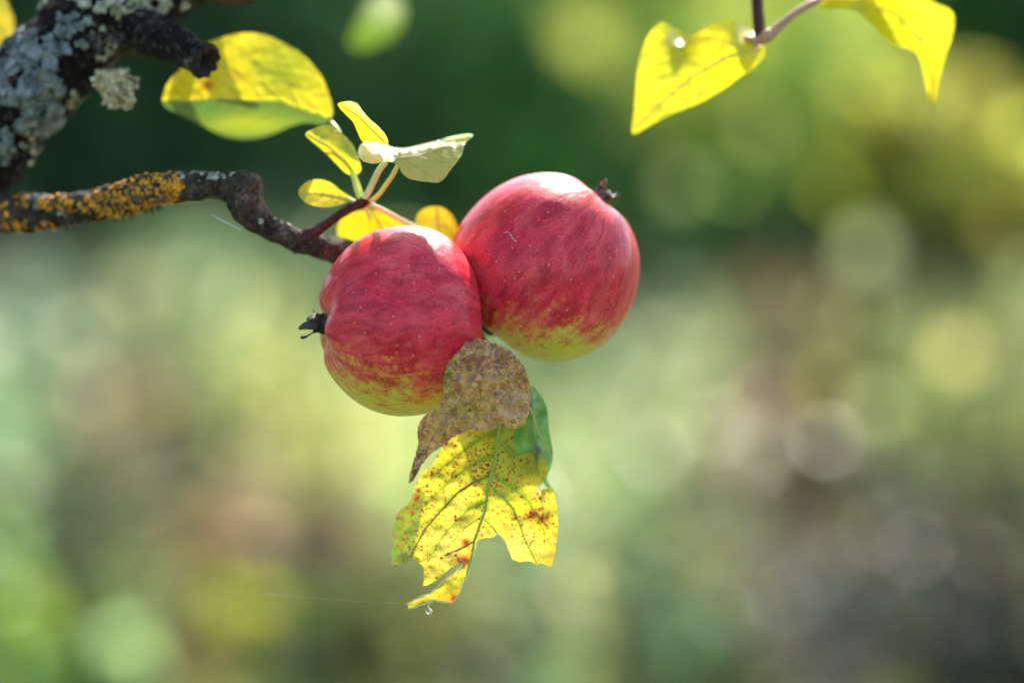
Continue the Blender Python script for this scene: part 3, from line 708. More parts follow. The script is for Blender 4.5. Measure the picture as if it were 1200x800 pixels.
def make_leaf(outline, depth, tint, mat, parent, label=None, veins=(), step=2.8, jag=.65, side=None, smooth=True, vein_mat=None, vein_side=-1, name='leaf'):
    """outline in photo pixels, depth(x,y) in mm away from the apples' plane, tint(x,y,dist to vein) -> r,g,b,spots"""
    ol = smooth_closed(outline, 4) if smooth else list(outline)
    if side: veins = list(veins) + ribs(veins[0][0], ol, *side); vein_mat = vein_mat or V_YEL2
    ol = resample(ol, step, True, jag)
    xs = [p[0] for p in ol]; ys = [p[1] for p in ol]
    pts = list(ol); nb = len(ol)
    y = min(ys); row = 0
    while y < max(ys):
        x = min(xs) + (step / 2 if row % 2 else 0)
        while x < max(xs):
            if inside(x, y, ol) and min((x - a) ** 2 + (y - b) ** 2 for a, b in ol) > (step * .6) ** 2:
                pts.append((x + random.uniform(-.2, .2) * step, y + random.uniform(-.2, .2) * step))
            x += step
        y += step * .87; row += 1
    vv, ee, ff, *_ = delaunay_2d_cdt([Vector(p) for p in pts], [(i, (i + 1) % nb) for i in range(nb)], [], 1, 1e-4)
    V, C, U = [], [], []; DEP = wavy(depth)
    for p in vv:
        dv = min([seg_d(p.x, p.y, v[0]) for v in veins], default=30)
        V.append(S(p.x, p.y, DEP(p.x, p.y))); C.append(tint(p.x, p.y, dv)); U.append((p.x * .293, p.y * .293, 0))
    faces = [tuple(f) for f in ff if inside(sum(vv[i].x for i in f) / 3, sum(vv[i].y for i in f) / 3, ol)]
    o = link(name, V, faces, mat, parent); set_col(o, C); set_uv3(o, U)
    if label: o['label'] = label
    for pl, r0, r1, vm in veins:
        q = resample(pl, 6)
        k = len(q) - 1
        path = [(S(x, y, DEP(x, y) + vein_side * .05), (r0 + (r1 - r0) * i / k) * MMPX) for i, (x, y) in enumerate(q)]
        nm = 'midrib' if r0 > 1.2 else 'vein'
        tube(nm, path, vm or vein_mat, o, seg=6, sub=2)
    return o
def wavy(depth):
    return lambda x, y: depth(x, y) + 1.0 * noise.noise(Vector((x * .045, y * .045, 2))) + .55 * noise.noise(Vector((x * .12, y * .12, 5)))
def mixc(a, b, t):
    t = max(0, min(1, t)); return tuple(x + (y - x) * t for x, y in zip(a, b))
def blob(x, y, cx, cy, rx, ry): return math.exp(-(((x - cx) / rx) ** 2 + ((y - cy) / ry) ** 2))
def ns(x, y, s, seed=0): return noise.noise(Vector((x * s, y * s, seed)))

L_YEL = leaf_mat('yellow_leaf', trans=.52, spots=1.0, gloss=.34, gain=.80, coat=.25)
L_TAT = leaf_mat('tattered_yellow_leaf', trans=.58, spots=1.55, gloss=.45, gain=.90)
L_BRN = leaf_mat('speckled_brown_leaf', trans=.25, mottle=True, spots=.9, gloss=.5, speck=(.10, .030, .055))
L_GRN = leaf_mat('green_leaf', trans=.35, spots=0.5, gloss=.32, coat=.3)
L_PAL = leaf_mat('pale_leaf_underside', trans=.55, spots=0.2, gloss=.28, coat=.35)
V_GRN = plain('green_vein', (.34, .46, .05), (.24, .34, .04), .5, 900, .3, .0001)
V_DRK = plain('dark_vein', (.26, .18, .07), (.10, .06, .04), .6, 900, .3, .0001)
V_YEL2 = plain('fine_yellow_vein', (.50, .44, .05), (.42, .38, .05), .5, 900, .3, .0001)
V_BRN = plain('brown_vein', (.46, .30, .15), (.34, .20, .11), .6, 900, .3, .0001)
V_YEL = plain('yellow_vein', (.60, .52, .12), (.5, .42, .1), .5, 900, .3, .0001)
Y1 = (.72, .56, .02); Y2 = (.78, .58, .05); YG = (.46, .49, .03); G1 = (.10, .22, .035)

# the old limb and everything that grows on it
tree_root = empty('apple_tree', (-1.05, 1.08, 0)); tag(tree_root, 'old apple tree whose lichen covered limb reaches in at upper left', 'apple tree')
TR = tree_root
tp = [((-1.05, 1.08, -.05), .13), ((-1.06, 1.07, .35), .10), ((-1.0, 1.04, .8), .088), ((-.93, 1.0, 1.2), .08), ((-.95, 1.05, 1.7), .055), ((-1.05, 1.15, 2.2), .03)]
tube('trunk', [(Vector(p), r) for p, r in tp], M_BARK, TR, seg=28, sub=10, rough=.28, rs=9)
limb_path = [(Vector((-.94, 1.0, 1.05)), .055), (Vector((-.62, .93, 1.22)), .034), (S(-330, 395, 50), .0200), (S(-110, 265, 54), .0178), (S(-35, 192, 48), .0168), (S(22, 118, 44), .0160),
             (S(85, 52, 43), .0160), (S(150, 6, 44), .0155), (S(235, -42, 48), .0125), (S(380, -120, 50), .0100), (S(620, -220, 70), .0075), (S(860, -300, 60), .005)]
limb, limb_r = tube('limb', limb_path, M_BARK, TR, seg=72, sub=30, rough=.30, rs=95)
stub, _ = tube('broken_stub', [(S(145, 30, 42), .0105), (S(182, 42, 30), .0078), (S(205, 50, 24), .0068), (S(222, 62, 20), .0058), (S(240, 72, 16), .0063)], M_BARK, TR, seg=28, sub=8, rough=.24, rs=130, seed=4, cap=False)
# torn hollow end of the stub
V, F = [], []; cN = (S(240, 72, 16) - S(222, 62, 20)).normalized(); u = cN.orthogonal().normalized(); v_ = cN.cross(u)
for k, (rr, dd) in enumerate(((1.04, .0002), (.86, .0016), (.55, .0004), (.25, -.0018), (.02, -.0024))):
    for i in range(28):
        a = 2 * math.pi * i / 28
        V.append(S(240, 72, 16) + (u * math.cos(a) + v_ * math.sin(a)) * (.0063 * rr) + cN * (dd + .0009 * math.sin(i * 1.9 + k)))
for k in range(4):
    for i in range(28): F.append((k * 28 + i, k * 28 + (i + 1) % 28, (k + 1) * 28 + (i + 1) % 28, (k + 1) * 28 + i))
link('torn_wood', V, F, M_CUT, stub)
twig_path = [(S(-330, 400, 52), .012), (S(-180, 310, 38), .0088), (S(-40, 256, 40), .0074), (S(30, 251, 34), .0066), (S(75, 247, 29), .0058), (S(125, 238, 24), .0058), (S(175, 224, 15), .0056),
             (S(220, 219, 14), .0050), (S(262, 219, 12), .0051), (S(286, 225, 10), .0062), (S(287, 243, 10), .0056), (S(310, 262, 12), .0046), (S(345, 281, 14), .0042), (S(385, 291, 20), .0045), (S(440, 305, 34), .0045), (S(500, 316, 42), .0036), (S(526, 322, 43), .0022)]
twig, twig_r = tube('twig', twig_path, M_TWIG, TR, seg=36, sub=14, rough=.34, rs=190, seed=2)
tube('twig', [(S(352, 280, 15), .0030), (S(372, 270, 13), .0020), (S(392, 256, 12), .0016), (S(408, 246, 11), .0015), (S(424, 238, 10), .0019), (S(430, 234, 10), .0017)], M_SHOOT, TR, seg=12, sub=8, rough=.25, rs=500)
tube('twig', [(S(283, 215, 10), .0046), (S(294, 216, 8), .0044), (S(301, 221, 7), .0034)], M_TWIG, TR, seg=18, sub=6, rough=.3, rs=300, seed=6)

# lichen: lobes spread over the bark
def pix(p):
    r = p - CAM; d = r.dot(FW); return 600 + r.dot(XR) / d / K, 400 - r.dot(UP) / d / K
def lobe(p, nrm, rad, lift=.35, curl=.5, thick=True):
    t = nrm.orthogonal().normalized(); b = nrm.cross(t); ph = random.random() * 6.28
    m = 11; V, F = [p + nrm * rad * lift], []
    kw = random.choice((3, 4, 5))
    for ring, (f, up) in enumerate(((.55, lift + .06), (1.0, lift + curl * random.uniform(.1, .6)))):
        for i in range(m):
            a = 2 * math.pi * i / m + ph
            rr = rad * f * (1 + (.22 if ring else .1) * math.sin(kw * a + ph) + random.uniform(-.07, .07))
            V.append(p + (t * math.cos(a) + b * math.sin(a)) * rr + nrm * rad * (up + .12 * math.sin(2 * a + ph)))
    for i in range(m):
        V.append(p + (V[1 + i] - V[0]) * .9 - nrm * rad * .1)
    for i in range(m):
        j = (i + 1) % m
        F += [(0, 1 + i, 1 + j), (1 + i, 1 + m + i, 1 + m + j, 1 + j), (1 + m + i, 1 + 2 * m + i, 1 + 2 * m + j, 1 + m + j)]
    return V, F
def scatter(name, rings, patches, n, rmin, rmax, mat, parent, lift=.35, curl=.5, face=True, label=None):
    parts = []; tries = 0
    while len(parts) < n and tries < n * 400:
        tries += 1
        ring = random.choice(rings); q, d = random.choice(ring)
        if face and d.dot(FW) > .35: continue
        x, y = pix(q)
        if not any(((x - a) / rx) ** 2 + ((y - b) / ry) ** 2 < 1 + .6 * ns(x, y, .07, 3) for a, b, rx, ry in patches): continue
        nr = (d + Vector((random.uniform(-.3, .3), random.uniform(-.3, .3), random.uniform(-.3, .3)))).normalized()
        q = q + Vector((random.uniform(-1, 1), random.uniform(-1, 1), random.uniform(-1, 1))) * rmin * .5
        parts.append(lobe(q, nr, random.uniform(rmin, rmax), lift, curl))
    V, F = merge(parts); o = link(name, V, F, mat, parent); o['kind'] = 'stuff'
    if label: o['label'] = label
    return o
scatter('lichen', limb_r, [(34, 84, 40, 44), (8, 78, 26, 34), (45, 130, 24, 26), (10, 55, 16, 24)], 210, .0013, .0034, M_GREY, limb, .18, .5, label='pale blue grey leafy lichen patch')
scatter('lichen', limb_r, [(85, 28, 24, 10), (67, 55, 22, 8), (100, 53, 12, 6), (62, 38, 20, 8), (5, 175, 10, 20), (20, 150, 14, 8)], 110, .0006, .0020, M_GREY, limb, .12, .4)
scatter('lichen', limb_r, [(150, 2, 60, 16), (110, 0, 30, 14), (30, 0, 26, 12)], 130, .0012, .0026, M_PALE, limb, .4, .8, face=False)
scatter('lichen', limb_r, [(48, 170, 26, 22), (90, 120, 26, 12), (125, 65, 12, 8)], 60, .0007, .0014, M_PALE, limb, .1, .4)
scatter('lichen', twig_r, [(165, 225, 44, 22), (125, 240, 30, 17), (85, 242, 20, 8), (195, 215, 18, 16), (60, 236, 24, 9), (30, 232, 20, 9)], 560, .0005, .0012, M_ORANGE, twig, .0, .2, label='orange crusty lichen')
scatter('lichen', limb_r, [(150, 40, 40, 16), (190, 20, 16, 10)], 30, .0006, .0013, M_PALE, limb, .1, .3)
scatter('lichen', twig_r, [(15, 262, 20, 10), (60, 268, 14, 8), (4, 250, 10, 14), (158, 250, 14, 8)], 60, .0006, .0013, M_ORANGE, twig, .2, .6)
scatter('lichen', twig_r, [(47, 235, 10, 10), (75, 252, 7, 5)], 16, .0009, .0015, M_GREY, twig, .35, .6)
scatter('lichen', twig_r, [(240, 206, 50, 5), (320, 262, 28, 8), (296, 212, 10, 6)], 60, .0006, .0012, M_PALE, twig, .1, .3, face=False)  # pale lumps added along the twig's top, standing in for sunlit bark
# bushy tuft of pale lichen hanging under the limb, and whiskers under the twig
parts = []
for k in range(85):
    a = random.uniform(0, 6.28); s0 = S(126 + random.uniform(-14, 8), 90 + random.uniform(-9, 9), 30 + random.uniform(-3, 3))
    e1 = S(136 + random.gauss(0, 11) , 106 + random.gauss(0, 11), 26 + random.uniform(-5, 6)); mid = (s0 + e1) / 2 + Vector((random.uniform(-1, 1), random.uniform(-1, 1), random.uniform(-1, 1))) * .0015
    parts.append(tube_data([(s0, .0006), (mid, .0006), (e1, .0004)], 6, 3, .3, 600)[:2])
    parts.append(lobe(e1, Vector((random.uniform(-1, 1), -1, random.uniform(-.2, 1))).normalized(), random.uniform(.0008, .0017), .3, .9))
V, F = merge(parts); o = link('lichen_tuft', V, F, plain('cream_lichen', (.62, .56, .34), (.38, .30, .13), .8, 300), limb); o['kind'] = 'stuff'; o['label'] = 'bushy cream lichen tuft under the limb'
parts = []
for k in range(24):
    x = random.uniform(5, 190); yb = 268 + (0 if x < 90 else -(x - 90) * .22)
    s0 = S(x, yb - 6, 16 + random.uniform(-2, 4)); e1 = S(x + random.uniform(-6, 6), yb + random.uniform(0, 6), 18 + random.uniform(-3, 5))
    parts.append(tube_data([(s0, .00035), ((s0 + e1) / 2 + Vector((random.uniform(-.0008, .0008), 0, 0)), .0003), (e1, .00015)], 5, 3)[:2])
V, F = merge(parts); o = link('lichen_whiskers', V, F, M_TWIG, twig); o['kind'] = 'stuff'

# leaves of the spur -------------------------------------------------
Y3 = (.95, .68, .012)
def fold1(x): return 116 + .00052 * (x - 262) ** 2 * (1.0 if x > 262 else .7) + max(0, (x - 330)) * .25
make_leaf([(190, 120), (196, 98), (212, 80), (228, 62), (244, 50), (272, 41), (300, 39), (330, 49), (358, 67), (378, 92), (389, 122), (388, 139), (376, 146), (360, 144),
           (340, 148), (322, 156), (298, 162), (272, 161), (250, 154), (236, 146), (215, 136), (199, 129)],
          lambda x, y: 34 + (fold1(x) - y) * .10 + 1.5 * math.sin(x * .06) * (fold1(x) - y) / 60 if y < fold1(x) else 34 + (y - fold1(x)) * .75,
          lambda x, y, d: (*mixc(mixc(Y3, (.40, .46, .03), .5 * blob(x, y, 330, 80, 40, 40) + .25), (.50, .12, .02) if blob(x, y, 243, 100, 7, 5) > .3 else (.62, .36, .04), max(blob(x, y, 243, 100, 8, 6), .8 * blob(x, y, 275, 90, 12, 5))), .03) if y < fold1(x) else (*mixc((.10, .19, .045), (.34, .36, .03), blob(x, y, 290, 146, 50, 13)), .05),
          L_YEL, TR, 'large yellow leaf folded along its midrib, green below', veins=[([(195, 122), (230, 117.5), (262, 116), (300, 118), (340, 125), (372, 141)], 1.0, 1.6, V_YEL)], side=(True, 7))
make_leaf([(358, 157), (370, 150), (386, 146), (399, 155), (412, 168), (421, 186), (423, 200), (414, 206), (404, 202), (392, 190), (378, 176), (366, 166)],
          lambda x, y: 10 + 2.4 * abs((x - 358) * .62 - (y - 152)) / 12, lambda x, y, d: (*mixc(Y1, (.42, .46, .05), .5 + ns(x, y, .06, 2)), .08),
          L_YEL, TR, 'small yellow leaf folded shut', veins=[([(360, 158), (385, 172), (405, 190), (414, 204)], 1.3, 2.0, V_YEL)])
make_leaf([(350, 224), (358, 214), (372, 210), (388, 214), (400, 224), (412, 231), (408, 236), (396, 241), (380, 243), (364, 240), (353, 233)],
          lambda x, y: 14 - .05 * abs(y - 228) * 2, lambda x, y, d: (*mixc(Y2, YG, .3 + ns(x, y, .08, 5)), .03),
          L_YEL, TR, 'small pointed yellow leaf on the spur', veins=[([(352, 226), (380, 228), (410, 234)], 1.2, 1.6, V_YEL)], side=(True, 5))
make_leaf([(396, 123), (404, 119), (418, 120), (424, 129), (436, 142), (447, 152), (455, 166), (450, 170), (438, 166), (426, 166), (419, 154), (413, 142), (404, 133)],
          lambda x, y: -7 + ((x - 420) * .78 - (y - 133)) * (-.55), lambda x, y, d: (*mixc(Y1, (.55, .56, .22), max(0, ((x - 420) * .8 - (y - 137)) / 10)), .05),  # shine along the upper edge painted as a paler tint
          L_PAL, TR, 'narrow curled yellow leaf with a white shine painted along its edge', veins=[([(400, 124), (420, 136), (440, 156), (452, 168)], 1.2, 1.5, V_YEL)])
def dpale(x, y):
    if x < 462: return 2 - .07 * (x - 440) + (176 - y) * .74
    top = 171 - (x - 470) * .13
    return 6 + (y - top) * -.28 + (9 * math.exp(-((y - top) / 5) ** 2) if y < top + 7 else 0)
make_leaf([(420, 176), (426, 167), (438, 164), (452, 168), (461, 173), (476, 173), (492, 170), (512, 165), (534, 159), (552, 157), (553, 161), (545, 168), (541, 182), (529, 198), (516, 213),
           (500, 213), (484, 211), (472, 204), (466, 194), (452, 189), (440, 192), (428, 190), (421, 184)],
          dpale, lambda x, y, d: (*mixc((.34, .50, .13), (.58, .66, .56), max(blob(x, y, 440, 178, 20, 15), .8 * blob(x, y, 480, 178, 16, 7), .6 * math.exp(-((y - (171 - (x - 470) * .14)) / 4) ** 2))), .02),  # white glare on the lobe and top strip painted into the tint
          L_PAL, TR, 'silvery pale green leaf turned over, white glare painted in', veins=[([(462, 186), (490, 183), (520, 172), (550, 159)], 1.3, .8, V_YEL)], side=(False, 5))
make_leaf([(395, 272), (399, 257), (412, 249), (432, 246), (456, 250), (480, 262), (492, 276), (480, 296), (440, 310), (405, 298)],
          lambda x, y: 30 + (y - 250) * .25, lambda x, y, d: (*mixc((.60, .44, .015), (.40, .42, .03), .3 + .9 * ns(x, y, .05, 7)), .04),
          L_YEL, TR, 'yellow leaf half hidden behind the smaller apple', veins=[([(430, 240), (445, 262), (455, 300)], 1.4, 1.0, V_YEL)], side=(False, 5))
make_leaf([(487, 262), (491, 249), (503, 242), (518, 243), (530, 252), (536, 268), (534, 290), (520, 305), (503, 298), (492, 280)],
          lambda x, y: 28 + ((x - 512) / 20) ** 2 * 3, lambda x, y, d: (*mixc((.62, .42, .015), (.52, .44, .03), .5 + 1.2 * ns(x, y, .06, 9)), .05),
          L_YEL, TR, 'small golden leaf between the two apples', veins=[([(512, 244), (514, 270), (516, 302)], 1.3, 1.0, V_YEL)], side=(False, 5))
for path, m_, r in (([(388, 143, 24), (396, 152, 20), (404, 170, 16), (412, 195, 14), (420, 216, 12), (427, 236, 10)], M_YPET, 1.9),
                    ([(413, 203, 12), (416, 214, 10), (419, 226, 10), (423, 236, 10)], M_YPET, 3.2),
                    ([(408, 233, 13), (416, 236, 11), (426, 239, 10)], M_YPET, 2.0),
                    ([(452, 190, 3), (444, 200, 3), (437, 214, 6), (431, 226, 8), (424, 238, 10)], M_PINKPET, 3.6),
                    ([(468, 190, 5), (461, 204, 5), (452, 217, 7), (443, 229, 9), (432, 238, 11)], M_YPET, 2.6),
                    ([(428, 237, 11), (440, 242, 12), (456, 250, 16), (474, 260, 22), (492, 268, 28)], M_PINKPET, 2.8),
                    ([(424, 238, 12), (428, 244, 18), (434, 256, 26)], M_PINKPET, 1.8)):
    tube('petiole', [(S(*p), r * MMPX) for p in path], m_, TR, seg=10, sub=6)
# the bits at the very top left, behind the limb
make_leaf([(-40, -30), (-8, -20), (12, 10), (18, 40), (12, 75), (0, 100), (-25, 90), (-48, 40)], lambda x, y: 62 + (x + 10) * .1,
          lambda x, y, d: (*mixc((.62, .42, .03), (.45, .40, .04), ns(x, y, .05, 3) + .4), .1), L_YEL, TR, 'yellow leaf behind the limb at the top left corner')

# blurred leaf further back, on a twig from above
tube('twig', [(S(235, -42, 36), .0045), (S(262, -22, 80), .0040), (S(330, -34, 170), .0032), (S(430, -60, 290), .0026), (S(452, -30, 292), .0014), (S(450, -8, 290), .0012)], M_SHOOT2, TR, seg=10, sub=8)
tube('twig', [(S(215, -32, 34), .0050), (S(262, -9, 56), .0040), (S(300, -12, 70), .0034), (S(350, -45, 90), .0028)], M_SHOOT2, TR, seg=10, sub=8)
make_leaf([(452, -12), (468, 0), (474, 18), (464, 38), (444, 52), (418, 58), (410, 46), (420, 26), (430, 6), (440, -8)], lambda x, y: 290 + (y - 10) * .4,
          lambda x, y, d: (*mixc((.10, .16, .02), (.28, .30, .20), blob(x, y, 452, 0, 26, 24)), .02), L_PAL, TR, 'pale green leaf far out of focus at the top')
# crown of the old tree, out over the left
n = 2600
pts = clump_points(n, (-1.15, 1.3, 2.5), (.75, .8, .5), 24, .28)
leaf_cloud('crown', pts, .5, rng.uniform(.7, 1.3, n) * .035, var((.12, .16, .03), n, .3, (.38, .34, .03)), M_FAR, TR, 1.6, kind='stuff')

# ------------------------------------------------------------ hanging twig with two leaves, upper right
HT = empty('hanging_twig', S(888, -60, 40)); tag(HT, 'thin brown apple twig with two yellow leaves hanging in from above', 'twig')
tube('stem', [(S(858, -300, 60), .0045), (S(880, -160, 48), .0030), (S(888, -60, 42), .0023), (S(887, 0, 38), .0021), (S(889, 28, 36), .0021), (S(891, 46, 35), .0022), (S(893, 52, 35), .0014)], M_SHOOT2, HT, seg=16, sub=8, rough=.12, rs=400)
tube('bud', [(S(892, 46, 34), .0016), (S(898, 43, 32), .0023), (S(904, 38, 32), .0018)], M_TANPET, HT, seg=12, sub=5)
tube('petiole', [(S(900, 42, 33), .0020), (S(914, 30, 33), .0016), (S(930, 17, 34), .0014), (S(950, 5, 36), .0014), (S(962, 0, 38), .0010)], M_TANPET, HT, seg=12, sub=6)
tube('petiole', [(S(893, 46, 35), .0020), (S(886, 48, 34), .0016), (S(872, 44, 36), .0008)], M_TANPET, HT, seg=10, sub=6)
make_leaf([(741, 157), (743, 130), (745, 100), (749, 70), (758, 44), (768, 31), (778, 27), (788, 33), (797, 38), (807, 42), (817, 38), (828, 31), (842, 26), (858, 24), (874, 30), (888, 42), (897, 54),
           (896, 68), (884, 79), (866, 92), (846, 106), (824, 119), (800, 129), (780, 137), (762, 147)],
          lambda x, y: 36 + 7 * blob(x, y, 800, 50, 16, 22) - 8 * blob(x, y, 860, 60, 40, 40) + ((x - 820) / 80) ** 2 * 6 + max(0, 54 - y) * .75 * max(blob(x, y, 797, 46, 13, 20), blob(x, y, 882, 40, 14, 20)),
          lambda x, y, d: (*mixc((.76, .64, .02), (.56, .57, .025), .3 + 1.1 * ns(x, y, .03, 1)), .0), L_YEL, HT, 'broad yellow leaf with a wavy upper edge',
          veins=[([(892, 55), (850, 68), (810, 92), (770, 125), (745, 152)], 1.6, .8, V_YEL)], side=(False, 7))
make_leaf([(946, -8), (956, 6), (975, 11), (1000, 12), (1016, 24), (1034, 42), (1050, 53), (1066, 58), (1076, 66), (1082, 84), (1087, 108), (1091, 130), (1098, 118), (1101, 98), (1107, 72), (1116, 44), (1119, 22), (1112, 10), (1094, 2), (1076, -10), (1040, -30), (990, -36), (960, -28)],
          lambda x, y: 40 + 9 * math.exp(-((x - 1050 - (y - 40) * .6) / 14) ** 2) - (x - 1030) * .05 + 10 * blob(x, y, 1086, 115, 10, 30) + max(0, 12 - y) * .7 * blob(x, y, 990, 4, 24, 12),
          lambda x, y, d: (*mixc((.76, .64, .02), (.56, .57, .03), .3 + 1.1 * ns(x, y, .03, 4)), .0), L_YEL, HT, 'drooping yellow leaf curled to a narrow tip',
          veins=[([(950, -2), (1000, 0), (1050, 16), (1082, 50), (1092, 90), (1092, 122)], 1.6, .8, V_YEL)], side=(False, 7))

# ------------------------------------------------------------ the three withered leaves below the apples
LC = empty('leaf_cluster', S(545, 430, -20)); tag(LC, 'tattered autumn leaves hanging limp under the two apples', 'leaves')
tube('petiole', [(S(520, 322, 42), .0010), (S(548, 372, 36), .0009), (S(568, 398, 2), .0009), (S(574, 415, -8), .0010), (S(582, 450, -6), .0010), (S(586, 492, 2), .0011)], M_YPET, LC, seg=8, sub=6)
YA = [(505, 548), (520, 520), (540, 500), (560, 482), (590, 480), (603, 496), (601, 515), (604, 536), (612, 532), (630, 529), (640, 540), (642, 556), (634, 568), (623, 581), (636, 573), (646, 572), (651, 582),
      (654, 600), (655, 615), (652, 635), (650, 648), (646, 664), (636, 660), (628, 661), (620, 657), (608, 658), (600, 655), (597, 646), (593, 636), (589, 630), (584, 626), (577, 630), (567, 631), (559, 635),
      (556, 648), (550, 664), (545, 678), (540, 692), (534, 700), (529, 706), (518, 704), (508, 703), (500, 706), (490, 710), (479, 713), (476, 708), (484, 703), (496, 698), (504, 695), (513, 687), (525, 676), (537, 667), (545, 660),
      (540, 659), (530, 664), (520, 672), (510, 680), (502, 685), (495, 687), (497, 676), (496, 664), (490, 658), (481, 654), (478, 657), (470, 660), (461, 664), (459, 650), (461, 632), (460, 618), (464, 606), (471, 595), (481, 587), (485, 575), (490, 562), (497, 551)]
def dyel(x, y):
    mid = 585 - (y - 497) * .21
    d = 1 + abs(x - mid) * .06 - (y - 500) * .045 + 1.0 * math.sin((x + y * .4) * .045)
    d += 1.2 * ns(x, y, .04, 2)
    if x < 498 - (y - 590) * .22: d += (498 - (y - 590) * .22 - x) * .4 * min(1, max(0, (y - 566) / 24))
    if x > 615: d -= (x - 615) * .12
    d += -.05 * max(0, y - 650)
    return d
def cyel(x, y, d):
    c = mixc((.64, .60, .035), (.78, .66, .10), .5 + .9 * ns(x, y, .03, 6))
    c = mixc(c, (.84, .74, .20), .9 * max(blob(x, y, 530, 640, 40, 28), blob(x, y, 610, 640, 24, 24), .5 * blob(x, y, 535, 600, 40, 40)))
    c = mixc(c, (.34, .46, .03), .85 * math.exp(-(d / 5) ** 2) * (1 if y < 600 else .4) + .5 * blob(x, y, 590, 520, 18, 40))
    if x < 496 - (y - 590) * .2 and y > 575: c = mixc((.26, .40, .045), (.38, .46, .06), .5 + ns(x, y, .1, 3))
    c = mixc(c, (.72, .34, .03), .8 * max(blob(x, y, 545, 655, 14, 12), blob(x, y, 530, 702, 18, 8), .6 * blob(x, y, 648, 655, 8, 16)))
    c = mixc(c, (.40, .02, .01), max(blob(x, y, 546, 636, 5, 5), .9 * blob(x, y, 543, 656, 8, 5), blob(x, y, 532, 702, 5, 4)))
    c = mixc(c, (.16, .01, .02), 1.3 * max(blob(x, y, 622, 604, 9, 6), blob(x, y, 636, 607, 8, 6), blob(x, y, 602, 606, 4, 4), blob(x, y, 487, 582, 5, 7), blob(x, y, 491, 574, 4, 4)) * (.7 + ns(x, y, .3, 5)))
    c = (c[0] * 1.02, c[1] * .93, c[2] * .8)
    s = .34 + .35 * max(blob(x, y, 500, 570, 30, 50), blob(x, y, 630, 605, 26, 26), blob(x, y, 475, 620, 20, 50), blob(x, y, 560, 545, 50, 40)) + .1 * ns(x, y, .05, 8)
    return (*c, s)
yl = make_leaf(YA, dyel, cyel, L_TAT, LC, 'tattered bright yellow leaf with red brown specks and torn tip', step=2.2, jag=.7, smooth=False, veins=[
    ([(586, 480), (585, 497), (580, 540), (573, 566), (568, 599), (556, 633), (552, 655), (542, 690)], 2.6, 1.2, V_GRN),
    ([(575, 556), (554, 565), (535, 578), (515, 600), (499, 618), (489, 636), (481, 652)], 1.0, .8, V_DRK),
    ([(578, 573), (590, 582), (602, 597), (609, 614), (616, 633), (628, 658)], 1.0, .5, V_GRN),
    ([(568, 609), (576, 616), (583, 625)], .8, .5, V_GRN),
    ([(556, 634), (540, 642), (522, 650)], .9, .7, V_DRK),
    ([(583, 505), (560, 515), (537, 533), (508, 556)], .9, .5, V_GRN), ([(580, 532), (560, 540), (530, 560), (500, 590)], .6, .3, V_GRN),
    ([(584, 515), (594, 524), (602, 534)], 1.1, .7, V_GRN), ([(573, 585), (550, 596), (525, 620), (505, 650)], .55, .3, V_GRN),
    ([(577, 555), (600, 570), (622, 590), (646, 640)], .6, .3, V_GRN), ([(566, 603), (545, 618), (525, 640)], .5, .3, V_GRN)])
# torn, dried margins: pale tubes added, backlit glints put into their colour
for nm, pl, r in (('torn_edge', [(558, 640), (555, 652), (549, 668), (544, 682), (539, 694), (531, 705)], .9), ('torn_edge', [(529, 706), (518, 705), (508, 703), (499, 707), (488, 711), (478, 713)], .8),
                  ('torn_edge', [(477, 707), (485, 703), (496, 697), (504, 695), (514, 686), (526, 675), (538, 666), (545, 661), (543, 658)], .9), ('torn_edge', [(650, 574), (652, 586), (656, 602), (656, 618), (653, 634)], .55),
                  ('torn_edge', [(559, 634), (567, 631), (577, 630), (584, 626), (589, 631), (594, 638)], .55), ('torn_edge', [(545, 659), (538, 655), (535, 648), (536, 643)], .6),
                  ('torn_edge', [(471, 594), (464, 605), (460, 618), (461, 632), (459, 650), (461, 663)], .4)):
    tube(nm, [(S(x, y, dyel(x, y) - .1), r * MMPX) for x, y in resample(pl, 3, jag=.5)], M_RIM, yl, seg=6, sub=2)
# curled shred with a dried drop at its end
tube('shred', [(S(x, y, -8), r * MMPX) for x, y, r in ((508, 704, .9), (504, 706, .9), (502, 710, .8), (503, 713, 1.2), (505, 716, 1.9), (503, 719, 1.6), (500, 718, .9), (499, 715, .6))], M_RIM, yl, seg=8, sub=4)
make_leaf([(623, 452), (630, 458), (637, 468), (642, 484), (643, 500), (646, 518), (648, 532), (646, 546), (641, 558), (643, 566), (650, 576), (640, 570), (630, 556), (618, 552), (606, 552), (597, 535), (594, 508), (590, 485), (604, 462)],
          lambda x, y: 2 + 3 * abs(x - 622) / 20 - 3.5 * math.exp(-((x - 624 - (y - 490) * .12) / 5) ** 2) + .02 * (y - 500),
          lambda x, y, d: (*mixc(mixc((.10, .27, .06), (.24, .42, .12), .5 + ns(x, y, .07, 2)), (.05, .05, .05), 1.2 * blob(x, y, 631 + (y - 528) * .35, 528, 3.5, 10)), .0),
          L_GRN, LC, 'curled glossy green leaf behind the withered one', step=2.4, veins=[([(612, 458), (622, 480), (630, 505), (641, 524), (646, 540)], 1.2, .8, V_YEL), ([(622, 482), (636, 490)], .6, .4, None), ([(627, 500), (612, 520), (604, 535)], .6, .4, None)], vein_mat=V_GRN)
BR = [(539, 409), (546, 400), (553, 396), (566, 398), (580, 402), (593, 408), (604, 416), (613, 427), (618, 438), (622, 452), (622, 468), (620, 483), (616, 496), (607, 502), (596, 501), (586, 498), (576, 503), (562, 505), (548, 506),
      (537, 509), (525, 517), (514, 525), (505, 532), (498, 539), (492, 548), (488, 558), (478, 569), (480, 556), (485, 540), (490, 522), (489, 508), (491, 495), (500, 484), (514, 477), (519, 462), (521, 436), (527, 422)]
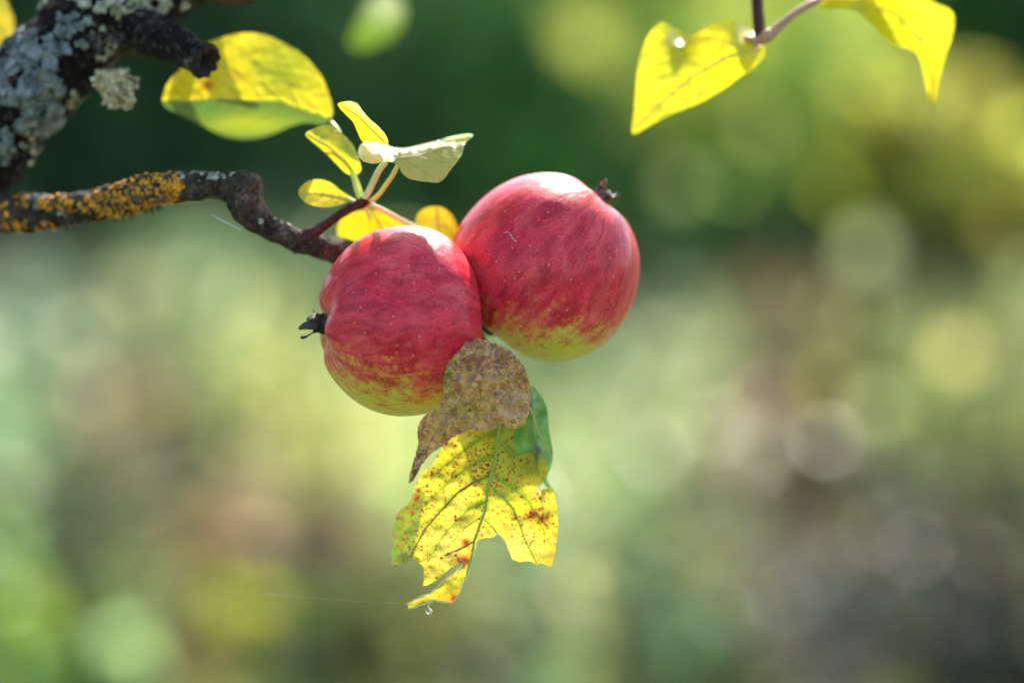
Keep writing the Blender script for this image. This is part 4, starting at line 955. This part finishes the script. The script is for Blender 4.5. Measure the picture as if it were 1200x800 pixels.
def dbr(x, y):
    d = -26.5 + .11 * abs(x - 570) * (1 if x > 570 else .25) - (y - 400) * .045 + 4 * math.exp(-((y - 396) / 9) ** 2)
    d += -3.0 * math.exp(-((y - (452 - (x - 575) * .52)) / 7) ** 2) * (1 if x > 560 else .4)
    d += 3.5 * blob(x, y, 560, 430, 16, 9) + 3.0 * ns(x, y, .035, 4) + 5.5 * abs(ns(x, y, .055, 6)) + 2.5 * abs(ns(x, y, .11, 8)) + .8 * ns(x, y, .16, 7)
    if y > 488 and x > 575: d += (y - 488) * .45
    if x < 530: d += (530 - x) * .12
    return d
def cbr(x, y, d):
    n1 = ns(x, y, .055, 1); n2 = ns(x, y, .13, 3); n3 = ns(x, y, .35, 5)
    c = mixc((.66, .36, .19), (.52, .42, .12), .5 + 1.2 * n1)
    c = mixc(c, (.92, .55, .12), max(0, min(1, 2.6 * n2 + 1.8 * n3 - .05 + .5 * blob(x, y, 530, 470, 50, 40) + .6 * blob(x, y, 575, 480, 22, 16))))
    c = mixc(c, (.38, .15, .20), max(0, min(1, 1.2 * blob(x, y, 572, 418, 42, 22) + 2.6 * ns(x, y, .12, 9) - .05)) * .8)
    c = mixc(c, (.20, .34, .04), blob(x, y, 524, 440, 6, 22) + .5 * blob(x, y, 545, 480, 26, 12))
    c = mixc(c, (.78, .58, .46), 1.2 * blob(x, y, 598, 492, 15, 10) + .5 * blob(x, y, 600, 465, 16, 14))
    c = mixc(c, (.60, .20, .05), .9 * max(blob(x, y, 583, 490, 5, 4), blob(x, y, 612, 430, 9, 5)))
    if x < 500 and y > 525: c = mixc(c, (.12, .085, .07), .8)
    return (*c, .5 + .5 * n1)
make_leaf(BR, dbr, cbr, L_BRN, LC, 'crumpled brown and purple leaf with orange mottling, on top', step=2.0, jag=.9, smooth=False, vein_mat=V_DRK, veins=[
    ([(556, 398), (560, 420), (552, 450), (530, 480), (505, 515), (488, 552)], 1.0, .5, V_BRN), ([(556, 448), (575, 446), (592, 436), (606, 428)], .7, .4, V_BRN), ([(545, 466), (570, 470), (600, 462), (618, 458)], .5, .3, V_BRN)])

# ------------------------------------------------------------ spider silk
sk = empty('spider_thread', S(380, 702, 0)); tag(sk, 'faint thread of spider silk running left from the leaf tip', 'spider silk')
tube('strand', [(S(250, 690, 10), .000018), (S(330, 697, 8), .000018), (S(420, 704, 0), .000018), (S(500, 708, -8), .000018)], M_SILK, sk, seg=5, sub=6)
sk2 = empty('spider_thread', S(264, 260, 8)); tag(sk2, 'short glinting bit of spider silk under the bend of the orange twig', 'spider silk')
tube('strand', [(S(248, 251, 10), .00010), (S(258, 257, 9), .00013), (S(270, 263, 9), .00013), (S(283, 270, 10), .00010)], M_SILK, sk2, seg=6, sub=5)
